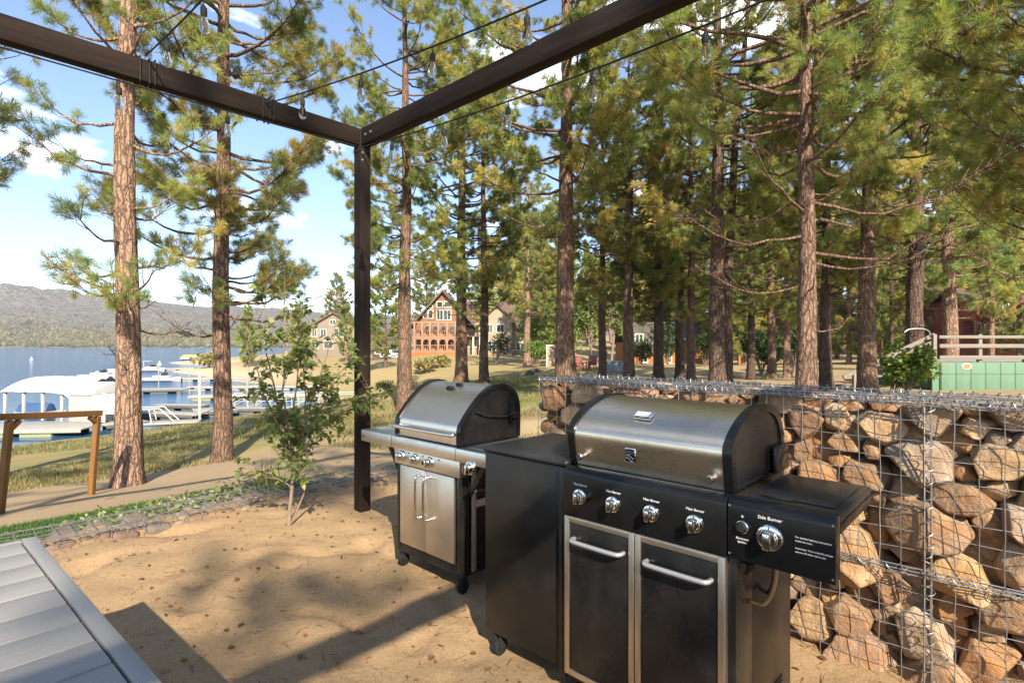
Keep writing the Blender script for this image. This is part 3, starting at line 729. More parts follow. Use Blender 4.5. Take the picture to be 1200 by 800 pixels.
# ------------------------------------------------------------------ stones and gabions
def ico(k):
    b = bmesh.new(); bmesh.ops.create_icosphere(b, subdivisions=k, radius=1.0); b.verts.ensure_lookup_table()
    V = np.array([v.co[:] for v in b.verts]); Fc = np.array([[v.index for v in f.verts] for f in b.faces]); b.free(); return V, Fc
ICO = {1: ico(1), 2: ico(2), 3: ico(3), 4: ico(4), 5: ico(5)}
SPAL = np.array([.97, 1.03, 1.14])*np.array([[.40, .265, .145], [.36, .215, .11], [.43, .32, .20], [.30, .20, .12], [.38, .27, .17], [.31, .205, .13], [.44, .30, .155], [.35, .275, .20], [.40, .225, .10]])
def stone_geo(rg, C, N, Hh, lod=4, p=13.0, rough=.75):
    D, Fc = ICO[lod]
    q = np.maximum(D @ N.T, 0)/Hh[None, :]
    r = np.minimum((q**p).sum(1)**(-1/p), 2.6*np.median(Hh) + .02)
    V = D*r[:, None]
    sc = np.median(Hh); k = rg.randn(5, 3)*2.2/sc; ph = rg.rand(5)*6; nz = np.sin(V @ k.T + ph).mean(1)
    k2 = rg.randn(6, 3)*6/sc; nz2 = np.sin(V @ k2.T + rg.rand(6)*6).mean(1)
    V = V*(1 + rough*(.10*nz + .05*nz2))[:, None]
    return C[None, :] + V, Fc
def pack(rg, Lx, Lz, sizes, asp=1.25, tries=2600):
    """circles from big to small in a Lx x Lz field (stretched by asp)"""
    C = []; Rr = []
    for s, k in sizes:
        for _ in range(k):
            c = np.array([rg.uniform(-.05, Lx+.05)/asp, rg.uniform(-.02, Lz+.02)]); r = s*rg.uniform(.82, 1.15)
            if all((c-c2) @ (c-c2) > ((r+r2)*.93)**2 for c2, r2 in zip(C, Rr)): C.append(c); Rr.append(r)
    return np.array(C)*np.array([asp, 1.0]), np.array(Rr)
def stone_planes(rg, i, C, Rr, asp, gap, front, back):
    Cs = C/np.array([asp, 1.0]); d = Cs - Cs[i]; dist = np.hypot(*d.T); nb = np.where((dist > 0) & (dist < (Rr[i] + Rr)*1.0 + .22))[0]
    N = []; Hh = []
    for j in nb:
        h = dist[j]*Rr[i]/(Rr[i]+Rr[j]); n = np.array([d[j][0]/asp, 0, d[j][1]])*1.0
        # stretched space: plane n.x = h in the unstretched frame
        g = np.array([d[j][0]/dist[j]/asp, 0, d[j][1]/dist[j]]); gl = np.linalg.norm(g)
        hh = h/gl - gap; N.append(g/gl + np.array([0, rg.uniform(-.22, .22), 0])); Hh.append(max(hh, .015))
    N.append([rg.uniform(-.25, .25), -1, rg.uniform(-.15, .4)]); Hh.append(front)
    N.append([0, 1, 0]); Hh.append(back)
    for _ in range(10):
        v = rg.randn(3); v[1] = -abs(v[1])*.9; v /= np.linalg.norm(v); N.append(v); Hh.append((front*abs(v[1]) + Rr[i]*1.1*math.hypot(v[0], v[2]))*rg.uniform(.74, 1.12))
    lim = Rr[i]*1.35
    for v in ((1, 0, 0), (-1, 0, 0)): N.append(v); Hh.append(lim*asp)
    for v in ((0, 0, 1), (0, 0, -1)): N.append(v); Hh.append(lim)
    N = np.array(N, float); N /= np.linalg.norm(N, axis=1, keepdims=True)
    return N, np.array(Hh)
def stone_mat():
    t = NT('field_stone'); at = t.attr(); v = t.coord()
    n1 = t.noise(v, 9, 6, .65, .4); n2 = t.noise(v, 45, 5, .7); n3 = t.noise(v, 4, 3, .5)
    n4 = t.noise(v, 130, 4, .75); cr = t.vor(v, 16, 'DISTANCE_TO_EDGE').outputs['Distance']
    c = t.mix(t.math('MULTIPLY_ADD', n1, 2.6, -.8), t.mix(1.0, at, (1.22, 1.18, 1.12), 'MULTIPLY'), t.mix(1.0, at, (.66, .54, .42), 'MULTIPLY'))
    c = t.mix(t.math('MULTIPLY', t.ramp(n4, [(.42, (0, 0, 0)), (.66, (1, 1, 1))]), .38), c, t.mix(1.0, at, (.45, .40, .36), 'MULTIPLY'))
    c = t.mix(t.math('MULTIPLY', t.ramp(n3, [(.5, (0, 0, 0)), (.66, (1, 1, 1))]), .5), c, t.mix(1.0, at, (1.1, .78, .5), 'MULTIPLY'))
    c = t.mix(t.math('MULTIPLY', t.ramp(n2, [(.55, (0, 0, 0)), (.7, (1, 1, 1))]), .45), c, t.mix(1.0, at, (.5, .46, .42), 'MULTIPLY'))
    t.base(c).set(rough=.88, spec=.25)
    p = t.bump(n4, .5, .003); p = t.bump(n2, .8, .009, p); t.bump(n1, .7, .03, p); return t.m
M['stone'] = stone_mat()
def wire_grid(mb, x0, x1, z0, z1, y, sp=.076, r=.0018, seed=0, plane='xz', jit=.004):
    rg = random.Random(seed)
    def P(u, w, o): return (u, y + o, w) if plane == 'xz' else (u, w, y + o)
    nx = max(1, round((x1-x0)/sp)); nz = max(1, round((z1-z0)/sp)); fx = [rg.uniform(-jit, jit) for _ in range(nx+1)]; fz = [rg.uniform(-jit, jit) for _ in range(nz+1)]
    bul = lambda u, w: .010*math.sin(u*5.1 + seed)*math.sin((w-z0)/(z1-z0)*math.pi) + .006*math.sin(u*11 + w*9 + seed*2)
    sg = -1 if plane == 'xz' else 1
    for i in range(nx+1):
        u = x0 + (x1-x0)*i/nx + fx[i]; mb.tube([P(u + .002*math.sin(k*2.1+i), z0 + (z1-z0)*k/7, sg*(bul(u, z0+(z1-z0)*k/7) + .004)) for k in range(8)], r, 5)
    for j in range(nz+1):
        w = z0 + (z1-z0)*j/nz + fz[j]; m = max(6, int((x1-x0)/.1)); mb.tube([P(x0+(x1-x0)*k/m, w + .003*math.sin(k*1.3+j), sg*(bul(x0+(x1-x0)*k/m, w))) for k in range(m+1)], r*.9, 5)
def spiral(mb, p, q, rad=.014, pitch=.045, r=.0021, n=9):
    p = Vector(p); q = Vector(q); d = q-p; L = d.length; d.normalize(); x = d.orthogonal().normalized(); y = d.cross(x); m = int(L/pitch*n)
    pts = []
    for i in range(m+1):
        s = i/m; an = 2*math.pi*i/n; rr = rad*(1 + .25*math.sin(i*.37)); pts.append(p + d*(s*L + .008*math.sin(i*.21)) + x*rr*math.cos(an) + y*rr*math.sin(an))
    mb.tube(pts, r, 5)

def build_wall():
    rg = np.random.RandomState(12)
    t = empty('gabion_wall', W(-2.37, 2.79), -TH); tag(t, 'gabion wall of tan field stones in a galvanised wire cage behind the grills', 'stone wall')
    Lx, Hz, asp, Dp = 3.95, 1.15, 1.38, .46
    C, Rr = pack(rg, Lx, Hz, ((.098, 20), (.076, 170), (.058, 1000), (.044, 3500), (.03, 7000)), asp)
    fillV = []; fillF = []; fillC = []; n0 = 0; cand = []
    for i in range(len(C)):
        front = rg.uniform(.085, .115) if Rr[i] > .06 else rg.uniform(.04, .075); dep = .112 + rg.uniform(-.012, .03) + (.02 if Rr[i] < .05 else 0)
        N, Hh = stone_planes(rg, i, C, Rr, asp, -.010, front, .14)
        x, z = C[i]; N = np.concatenate([N, [[0, .15, 1], [0, 0, -1]]]); Hh = np.concatenate([Hh, [max(.012, Hz - .01 - z), max(.012, z + .03)]]); vis = (x > 1.62) or (z > .8)
        cand.append((-(Rr[i]*(3 if vis else .2)*(1.5 if x < 3.1 else .7)), i, N, Hh, dep, rg.randint(1 << 30)))
    cand.sort(key=lambda c: c[0])
    for k, (_, i, N, Hh, dep, sd) in enumerate(cand):
        r2 = np.random.RandomState(sd); x, z = C[i]; c = SPAL[r2.randint(len(SPAL))]*r2.uniform(.8, 1.12)
        V, Fc = stone_geo(r2, np.array([0, 0, 0.0]) if k < 100 else np.array([x, dep, z]), N, Hh, 5 if k < 100 else 4, p=r2.uniform(28, 70), rough=.5)
        if k < 100:
            me = mesh_np('stone', V, Fc, True, R(50), col=np.repeat(c[None], len(V), 0)); o = link_mesh('stone', me, M['stone'], t); o.location = (x, dep, z)
        else: fillV.append(V); fillF.append(Fc + n0); fillC.append(np.repeat(c[None], len(V), 0)); n0 += len(V)
    # the hidden core and back face of the basket, and the top course
    for layer, (yy, zz0) in enumerate(((.215, 0), (.345, 0))):
        for _ in range(280):
            x, z = rg.uniform(.03, Lx-.03), rg.uniform(.03, Hz-.05); s = rg.uniform(.07, .12)
            N = rg.randn(14, 3); N /= np.linalg.norm(N, axis=1, keepdims=True); Hh = s*rg.uniform(.7, 1.1, 14)
            Nn = np.concatenate([N, [[0, 0, 1], [0, 1, 0], [0, -1, 0], [1, 0, 0], [-1, 0, 0]]]); H2 = np.concatenate([Hh, [min(s, max(.02, Hz-.01-z)), max(.03, Dp-.02-yy), .1, max(.02, Lx-x), max(.02, x)]])
            V, Fc = stone_geo(rg, np.array([x, yy, z]), Nn, H2, 3 if z > .9 else 2); c = SPAL[rg.randint(len(SPAL))]*rg.uniform(.7, 1.0)
            fillV.append(V); fillF.append(Fc + n0); fillC.append(np.repeat(c[None], len(V), 0)); n0 += len(V)
    me = mesh_np('stone_fill', np.concatenate(fillV), np.concatenate(fillF), True, R(50), col=np.concatenate(fillC))
    tag(link_mesh('stone_fill', me, M['stone'], t), kind='stuff')
    zs = .47; xs = 2.075
    for k, (x0, x1) in enumerate(((0, xs-.012), (xs+.012, Lx))):
        for m_, (z0, z1) in enumerate(((-.03, zs-.008), (zs+.008, Hz+.012))):
            mb = MB(); wire_grid(mb, x0, x1, z0, z1, -.008, seed=3*k+m_); mb.build('wire_panel', M['galv'], t)
    mb = MB(); wire_grid(mb, 0, Lx, 0, Dp, Hz+.016, seed=9, plane='xy', r=.002); mb.build('wire_panel', M['galv'], t)
    mb = MB(); wire_grid(mb, 0, Lx, -.03, Hz+.012, Dp + .012, seed=11); mb.build('wire_panel', M['galv'], t)
    mb = MB()
    for z_ in np.arange(0, Hz+.03, .076): mb.tube([(-.005, 0, z_), (-.012, Dp/2, z_+.005), (-.005, Dp, z_)], .002, 5)
    for y_ in np.arange(.03, Dp, .076): mb.tube([(-.010, y_, 0), (-.015, y_, Hz/2), (-.008, y_, Hz)], .002, 5)
    mb.build('wire_panel', M['galv'], t)
    # laced seams
    mb = MB(); spiral(mb, (xs, -.014, 0), (xs, -.014, Hz), .020, .05)
    mb.tube([(xs-.012, -.016, 0), (xs-.010, -.02, .5), (xs-.012, -.014, Hz)], .0034, 6); mb.tube([(xs+.012, -.016, 0), (xs+.012, -.02, .5), (xs+.010, -.014, Hz)], .0034, 6)
    mb.build('spiral_lacing', M['galv'], t)
    mb = MB(); spiral(mb, (0, -.014, zs), (Lx, -.014, zs), .016, .055)
    for dz in (-.010, .0, .011): mb.tube([(x, -.014 - .004*math.sin(x*7), zs + dz + .006*math.sin(x*3.1+dz*90)) for x in np.linspace(0, Lx, 40)], .0028, 5)
    mb.build('spiral_lacing', M['galv'], t)
    mb = MB(); spiral(mb, (-.01, .0, Hz+.02), (Lx, .0, Hz+.02), .017, .036); spiral(mb, (-.01, .02, Hz+.024), (Lx, .015, Hz+.024), .014, .06)
    for dz in (.004, .014, .023, .032): mb.tube([(x, .004*math.sin(x*5+dz*300), Hz + dz + .004*math.sin(x*4.3+dz*200)) for x in np.linspace(-.02, Lx, 50)], .003, 5)
    mb.build('top_lacing', M['galv'], t)
    mb = MB(); spiral(mb, (-.01, Dp, Hz+.02), (Lx, Dp, Hz+.02), .017, .04)
    for dz in (.006, .018, .028): mb.tube([(x, Dp + .004*math.sin(x*5+dz*300), Hz + dz) for x in np.linspace(-.02, Lx, 50)], .003, 5)
    mb.build('top_lacing', M['galv'], t)
    r3 = random.Random(8); mb = MB()
    for _ in range(70):                                   # sprung wire ends along the top
        x = r3.uniform(0, Lx); y = r3.choice((0, Dp)); a_ = r3.uniform(0, 6.28); l = r3.uniform(.02, .06)
        p0 = Vector((x, y, Hz + .02)); p1 = p0 + Vector((math.cos(a_)*l, math.sin(a_)*l*.4, l*r3.uniform(.1, .7))); mb.tube([p0, p0.lerp(p1, .5) + Vector((0, 0, .008)), p1], .0017, 4)
    for k in range(6):
        z = .2 + .16*k; mb.tube([(0, 0, z), (-.03, .02, z+.01), (-.06, .03, z-.01)], .0018, 4)
    mb.build('loose_wire', M['galv'], t)
build_wall()

def build_low_gabion():
    rg = np.random.RandomState(21); t = empty('gabion_edging', W(-5.25, 5.6), -TH - PI/2); tag(t, 'low gabion edging of pinkish rubble under wire mesh between sand and green strip', 'stone edging')
    # local x runs back along -v, local y towards -u (outwards)
    Lx, Dp, asp = 8.4, .36, 1.2
    C, Rr = pack(rg, Lx, Dp, ((.085, 200), (.06, 1600), (.04, 3500)), asp)
    P2 = np.array([[.22, .175, .15], [.24, .175, .135], [.18, .155, .14], [.25, .205, .165], [.20, .14, .115]])
    fv, ff, fc, n0 = [], [], [], 0
    order = sorted(range(len(C)), key=lambda i: -(Rr[i]*(2 if .8 < C[i][0] < 6.2 else .3)))
    for k, i in enumerate(order):
        N, Hh = stone_planes(rg, i, C, Rr, asp, .003, rg.uniform(.03, .06), .1)
        N2 = np.stack([N[:, 0], N[:, 2], -N[:, 1]], 1); x, y = C[i]; c = P2[rg.randint(5)]*rg.uniform(.8, 1.1)
        P0 = np.array([x, y, -.022 - .02*rg.rand() - .04*(rg.rand() < .3)])
        V, Fc = stone_geo(rg, P0*0 if k < 100 else P0, N2, Hh, 3, p=11)
        if k < 100:
            o = link_mesh('stone', mesh_np('stone', V, Fc, True, R(50), col=np.repeat(c[None], len(V), 0)), M['stone'], t); o.location = P0
        else: fv.append(V); ff.append(Fc+n0); fc.append(np.repeat(c[None], len(V), 0)); n0 += len(V)
    for _ in range(260):
        N = rg.randn(16, 3); N /= np.linalg.norm(N, axis=1, keepdims=True); V, Fc = stone_geo(rg, np.array([rg.uniform(0, Lx), Dp-.08, rg.uniform(-.45, -.12)]), N, rg.uniform(.05, .08, 16), 2)
        fv.append(V); ff.append(Fc+n0); fc.append(np.repeat(P2[rg.randint(5)][None]*.9, len(V), 0)); n0 += len(V)
    tag(link_mesh('stone_fill', mesh_np('stone_fill', np.concatenate(fv), np.concatenate(ff), True, R(50), col=np.concatenate(fc)), M['stone'], t), kind='stuff')
    mb = MB(); wire_grid(mb, 0, Lx, 0, Dp, .062, sp=.1, seed=5, plane='xy', r=.0028, jit=.012); mb.build('wire_panel', M['galv'], t)
    mb = MB()
    for dy in (0, Dp):
        spiral(mb, (0, dy, .06), (Lx, dy, .06), .016, .06); mb.tube([(x, dy + .01*math.sin(x*3), .062 + .006*math.sin(x*5)) for x in np.linspace(0, Lx, 60)], .004, 5)
    mb.build('edge_lacing', M['galv'], t)
    mb = MB(); wire_grid(mb, 0, Lx, -.45, .05, Dp + .03, sp=.1, seed=6, r=.0026); mb.build('wire_panel', M['galv'], t)
build_low_gabion()

# ------------------------------------------------------------------ leafy sapling
def leaf_arrays(rg, P, Dv, size, cols, fold=.25, droop=.0):
    """each leaf: 6-point folded oval"""
    n = len(P); D = Dv/np.linalg.norm(Dv, axis=1, keepdims=True); s = np.cross(D, rg.randn(n, 3)*.45 + np.array([0, 0, 1.0])); s /= np.linalg.norm(s, axis=1, keepdims=True) + 1e-9
    up = np.cross(s, D); L = size*rg.uniform(.65, 1.2, (n, 1)); w = L*rg.uniform(.26, .36, (n, 1)); f = fold*w
    pts = [P, P + D*L*.33 + s*w + up*f, P + D*L*.72 + s*w*.75 + up*f*.8 - np.array([0, 0, 1])*droop*L, P + D*L - np.array([0, 0, 1])*droop*2*L, P + D*L*.72 - s*w*.75 + up*f*.8 - np.array([0, 0, 1])*droop*L, P + D*L*.33 - s*w + up*f, P + D*L*.5 - np.array([0, 0, 1])*droop*.5*L]
    V = np.stack(pts, 1).reshape(-1, 3); i = np.arange(n)[:, None]*7
    q = np.concatenate([i + np.array([[0, 1, 2, 6]]), i + np.array([[6, 2, 3, 4]]), i + np.array([[0, 6, 4, 5]])])
    return V, q, np.repeat(cols, 7, 0)
LC = np.array([[.18, .25, .07], [.22, .29, .08], [.27, .32, .10], [.13, .19, .055], [.35, .36, .12]])
def build_sapling():
    rg = np.random.RandomState(6); t = empty('leafy_sapling', (-1.73, 4.24, gz(-1.73, 4.24))); t.scale = (.84, .84, .95); tag(t, 'young multi-stemmed broadleaf tree with oval green leaves growing from the sand beside the pergola post', 'tree')
    g = Geo(); P = []; D = []
    trunk = np.array([[0, 0, -.05], [.01, 0, .15], [.03, .01, .34], [.05, .0, .5]]); g.tube(trunk, [.022, .018, .016, .015], 8)
    g.tube(np.array([[.0, .0, -.03], [.06, .05, .12], [.13, .08, .28]]), [.011, .009, .006], 6)
    stems = [((.05, 0, .5), (-.13, .05, 1.0), (-.24, .05, 1.5), (-.2, .0, 2.0)), ((.05, 0, .5), (-.02, -.05, 1.0), (-.02, -.05, 1.6), (-.04, .02, 2.1)), ((.05, 0, .5), (.02, .1, 1.0), (.06, .12, 1.5), (.1, .1, 1.95)),
             ((.05, 0, .5), (.17, .03, .9), (.30, .05, 1.3), (.45, .04, 1.72)), ((.05, 0, .5), (.22, .0, .84), (.42, -.02, 1.15), (.60, .0, 1.40)), ((.05, 0, .5), (.25, -.1, .72), (.5, -.08, .93), (.86, -.06, 1.08)),
             ((.05, 0, .48), (-.10, -.1, .9), (-.25, -.12, 1.3), (-.33, -.1, 1.6)), ((.05, 0, .5), (.1, .15, .95), (.02, .22, 1.4), (-.1, .2, 1.8)), ((.04, 0, .3), (-.1, -.08, .42), (-.24, -.1, .48), (-.32, -.1, .45)), ((.04, 0, .34), (.16, -.1, .5), (.24, -.12, .55), (.30, -.12, .52))]
    for si, s in enumerate(stems):
        pts = np.array([v[:] for v in catmull(s, 6)]); k = len(pts); pts[1:-1] += rg.randn(k-2, 3)*.008
        g.tube(pts, np.linspace(.0105, .0028, k)*(1 if si < 8 else .6), 6)
        nl = 22 if si < 8 else 7
        for _ in range(nl):
            f = rg.uniform(.06, 1.0)**.85 if si != 5 else rg.uniform(.45, 1); j = min(k-2, int(f*(k-1))); p = pts[j]; tt = pts[j+1]-pts[j]; tt /= np.linalg.norm(tt)
            d = tt*.5 + rg.randn(3)*np.array([.8, .8, .4]); d /= np.linalg.norm(d); l = rg.uniform(.10, .30)*(1.15 - f*.45)
            e = p + d*l + np.array([0, 0, .1*l]); g.tube(np.array([p, (p+e)/2 + rg.randn(3)*.01, e]), [.0035, .0028, .0018], 4)
            for _ in range(rg.randint(8, 14)):
                f2 = rg.uniform(.2, 1.05); P.append(p + (e-p)*f2 + rg.randn(3)*.012); v = d*.5 + rg.randn(3)*np.array([.8, .8, .45]) + np.array([0, 0, .05]); D.append(v)
    link_mesh('stems', g.mesh('stems'), M['sap_bark'], t)
    P = np.array(P); D = np.array(D); c = LC[rg.choice(5, len(P), p=[.3, .25, .15, .2, .1])]*rg.uniform(.8, 1.2, (len(P), 1))
    V, q, cc = leaf_arrays(rg, P, D, .066, c, .3, .10); link_mesh('leaves', mesh_np('leaves', V, q, False, col=cc), M['leaves'], t)
    MB().tube([(.165, .03, .86), (.175, .02, .78), (.16, .0, .70), (.165, .01, .62), (.15, .02, .56)], .008, 6).build('tie_ribbon', M['white_paint'], t)

build_sapling()

# ------------------------------------------------------------------ low plants, grass, litter
def build_plants():
    rg = np.random.RandomState(9)
    def clump(name, x, y, w, n, size, cols, label, cat='plant', group=None, h=.1):
        z = gz(x, y); t = empty(name, (x, y, z)); tag(t, label, cat, group); P = []; D = []; g = Geo()
        for _ in range(n):
            a_, r_ = rg.uniform(0, 6.28), w*math.sqrt(rg.rand()); p = np.array([r_*math.cos(a_), r_*math.sin(a_), 0]); tip = p*1.15 + np.array([0, 0, h*rg.uniform(.4, 1.2)]) + rg.randn(3)*.015
            g.tube(np.array([p*.8 + [0, 0, -.02], (p+tip)/2, tip]), [.003, .0025, .0015], 4)
            for _ in range(rg.randint(4, 7)): P.append(tip + rg.randn(3)*.02); D.append(rg.randn(3)*[1, 1, .5] + [0, 0, .45])
        link_mesh('stems', g.mesh('stems'), M['sap_bark'], t)
        P = np.array(P); D = np.array(D); c = np.array(cols)[rg.randint(len(cols), size=len(P))]*rg.uniform(.8, 1.2, (len(P), 1))
        V, q, cc = leaf_arrays(rg, P, D, size, c); link_mesh('leaves', mesh_np('leaves', V, q, False, col=cc), M['leaves'], t)
    pale = [(.30, .32, .13), (.22, .26, .09), (.40, .38, .19), (.15, .20, .07)]; grey = [(.20, .19, .14), (.26, .23, .19), (.15, .15, .10)]
    sp = [(-5.62, .95, .22, 40, pale, 'pale lime ground cover plant by the wire edging, closest to the deck corner'), (-5.66, 1.45, .24, 50, pale, 'pale lime ground cover plant in the middle of the row by the wire edging'),
          (-5.68, 1.95, .22, 40, pale, 'pale lime ground cover plant at the far end of the row by the wire edging'), (-5.95, 1.75, .22, 45, grey, 'greyish twiggy low plant at the foot of the timber rail post'), (-6.0, 2.3, .2, 35, grey, 'greyish twiggy low plant on the green strip between rail and slim pine')]
    for a_, b_, w_, n_, c_, l_ in sp:
        p = W(a_, b_); clump('ground_cover_plant', p.x, p.y, w_, n_, .055, c_, l_, 'plant', 'low plants along the wire edging', .11)
    # the feathery tuft beside the sapling
    x, y = -2.35, 5.25; t = empty('grass_tuft', (x, y, gz(x, y))); tag(t, 'feathery pale green grass tuft growing by the wire edging behind the sapling', 'grass tuft')
    n = 130; an = rg.uniform(0, 6.28, n); sp_ = rg.uniform(.05, .5, n)*.5; hh = rg.uniform(.2, .48, n); B = np.stack([.06*rg.randn(n), .06*rg.randn(n), np.zeros(n)-.02], 1); T = B + np.stack([np.cos(an)*sp_*hh*1.6, np.sin(an)*sp_*hh*1.6, hh], 1)
    sd = np.stack([-np.sin(an), np.cos(an), np.zeros(n)], 1)*.003; md = (B+T)/2 + [0, 0, .03]
    V = np.stack([B-sd, B+sd, md+sd, md-sd, T], 1).reshape(-1, 3); i = np.arange(n)[:, None]*5; c = np.array([[.20, .25, .09], [.27, .29, .12], [.13, .18, .06]])[rg.randint(3, size=n)]
    link_mesh('blades', mesh_np('blades', V, [i + np.array([[0, 1, 2, 3]]), i + np.array([[3, 2, 4]])], False, col=np.repeat(c, 5, 0)), M['grass'], t)
build_plants()
def build_grass():
    rg = np.random.RandomState(15)
    def blades(x, y, h, w, cols, name, lean=.5):
        n = len(x); z = ground_z(x, y); an = rg.uniform(0, 6.28, n); B = np.stack([x, y, z - .006], 1); ln = np.stack([np.cos(an), np.sin(an), np.zeros(n)], 1); H = h*rg.uniform(.5, 1.25, n)
        T = B + ln*(H*lean*rg.uniform(.2, 1.3, n))[:, None] + np.array([0, 0, 1])*H[:, None]; sd = np.stack([-np.sin(an), np.cos(an), np.zeros(n)], 1)*(w*rg.uniform(.6, 1.2, n))[:, None]
        md = B*.5 + T*.5 + np.array([0, 0, .12])*H[:, None]
        V = np.stack([B-sd, B+sd, md+sd*.8, md-sd*.8, T], 1).reshape(-1, 3); i = np.arange(n)[:, None]*5
        c = np.array(cols)[rg.randint(len(cols), size=n)]*rg.uniform(.75, 1.25, (n, 1))
        tag(link_mesh(name, mesh_np(name, V, [i + np.array([[0, 1, 2, 3]]), i + np.array([[3, 2, 4]])], False, col=np.repeat(c, 5, 0)), M['grass']), kind='stuff')
    G = [(.05, .105, .02), (.07, .13, .028), (.09, .15, .036)]; Dr = [(.34, .28, .13), (.30, .25, .11), (.25, .22, .085), (.18, .18, .06), (.13, .15, .045)]
    n = 42000; a_ = rg.uniform(-6.95, -5.62, n); b_ = rg.uniform(-1.5, 3.0, n); x, y = a_*UX + b_*VX, a_*UY + b_*VY; blades(x, y, .055, .003, G, 'lawn_grass')
    # drier sward running down to the lake and round to the houses, in clumps
    n = 120000; ang = rg.uniform(-.78, .22, n); r = 5.5*np.exp(rg.rand(n)*2.05); x = np.sin(ang)*r; y = np.cos(ang)*r
    t, a2, b2 = terrace(x, y); den = fbm(x, y, .9, 4, 33); keep = (t < .05) & ((a2 < -7.2) | (b2 > 6.4)) & (ground_z(x, y) > ZW + .12) & (den > -.25 + .25*rg.rand(n)) & ~((a2 < -7) & (a2 > -11.6) & (b2 < 5.5))
    x, y, r = x[keep], y[keep], r[keep]; blades(x, y, .06 + .0022*r, .0022 + .00034*r, Dr, 'dry_grass', .7)
    # strewn needles, twigs and leaves on the sand
    n = 640; a_ = rg.uniform(-4.9, 1, n); b_ = rg.uniform(.3, 5.6, n); x, y = a_*UX + b_*VX, a_*UY + b_*VY; z = ground_z(x, y) + .006
    an = rg.uniform(0, 6.28, n); d = np.stack([np.cos(an), np.sin(an), rg.uniform(-.1, .25, n)], 1); c = np.array([[.24, .13, .06], [.17, .10, .05], [.30, .19, .09], [.12, .08, .05], [.34, .15, .06]])[rg.randint(5, size=n)]
    V, q, cc = leaf_arrays(rg, np.stack([x, y, z], 1), d, .034, c, .5, .0)
    n2 = 3200; a_ = rg.uniform(-4.9, 1, n2); b_ = rg.uniform(.3, 5.6, n2); x, y = a_*UX + b_*VX, a_*UY + b_*VY; z = ground_z(x, y) + .003; an = rg.uniform(0, 6.28, n2); l = rg.uniform(.02, .09, n2); w = rg.uniform(.0012, .0022, n2)
    p = np.stack([x, y, z], 1); dd = np.stack([np.cos(an)*l, np.sin(an)*l, rg.uniform(-.002, .006, n2)], 1); s = np.stack([-np.sin(an)*w, np.cos(an)*w, np.zeros(n2)], 1)
    V2 = np.stack([p-s, p+s, p+dd+s*.4, p+dd-s*.4], 1).reshape(-1, 3); q2 = np.arange(n2)[:, None]*4 + np.array([[0, 1, 2, 3]]) + len(V); c2 = np.repeat(np.array([[.26, .16, .08], [.17, .11, .06]])[rg.randint(2, size=n2)], 4, 0)
    tag(link_mesh('leaf_litter', mesh_np('leaf_litter', np.concatenate([V, V2]), np.concatenate([q, q2]), False, col=np.concatenate([cc, c2])), M['leaves']), kind='stuff')
    # pebbles on the sand
    n = 3600; fv, ff, fc, n0 = [], [], [], 0; Vi, Fi = ICO[1]
    a_ = rg.uniform(-4.9, 1.0, n); b_ = rg.uniform(.4, 5.8, n); x, y = a_*UX + b_*VX, a_*UY + b_*VY; z = ground_z(x, y)
    for k in range(n):
        s = .0022*math.exp(rg.rand()**2*1.5); V = Vi*np.array([1, rg.uniform(.6, 1), rg.uniform(.4, .8)])*s*(1 + .15*np.sin(Vi @ rg.randn(3, 1)*3))
        fv.append(V + [x[k], y[k], z[k] + s*.2]); ff.append(Fi + n0); n0 += len(Vi); fc.append(np.repeat((SPAL[rg.randint(9)]*rg.uniform(.45, .9))[None], len(Vi), 0))
    tag(link_mesh('pebbles', mesh_np('pebbles', np.concatenate(fv), np.concatenate(ff), True, col=np.concatenate(fc)), M['stone']), kind='stuff')
build_grass()

# ------------------------------------------------------------------ timber rail on the lower ground
def build_rail():
    q = Vector((atY(114, 7.4), 7.4, 0)); p = Vector((atY(-60, 5.5), 5.5, 0)); zq, zp = zat(484, 7.4), zat(491, 5.5)
    t = empty('timber_rail', (q.x, q.y, gz(q.x, q.y))); tag(t, 'golden stained timber rail on leaning legs, standing on bare sand above the lake', 'rail')
    o = t.location
    A = Vector((q.x, q.y, zq)) - o; B = Vector((p.x, p.y, zp)) - o
    def leg(P, dx):
        f = P + Vector((dx, 0, 0)); gzz = gz(f.x + o.x, f.y + o.y) - o.z
        MB().bar(P + Vector((0, 0, -.045)), (f.x, f.y, gzz - .1), .068, .068, .006).build('leg', M['rail_wood_z'], t)
    MB().bar(A + (A-B).normalized()*.06, B, .07, .075, .006).build('top_beam', M['rail_wood'], t)
    leg(A, -.09); pl = A.lerp(B, .66); leg(pl, -.12)
    MB().bar(A + Vector((0, 0, -.13)), A.lerp(B, .07) + Vector((0, 0, -.05)), .05, .05, .004).build('brace', M['rail_wood'], t)
    MB().bar(pl + Vector((0, 0, -.15)), A.lerp(B, .60) + Vector((0, 0, -.05)), .05, .05, .004).build('brace', M['rail_wood'], t)
build_rail()
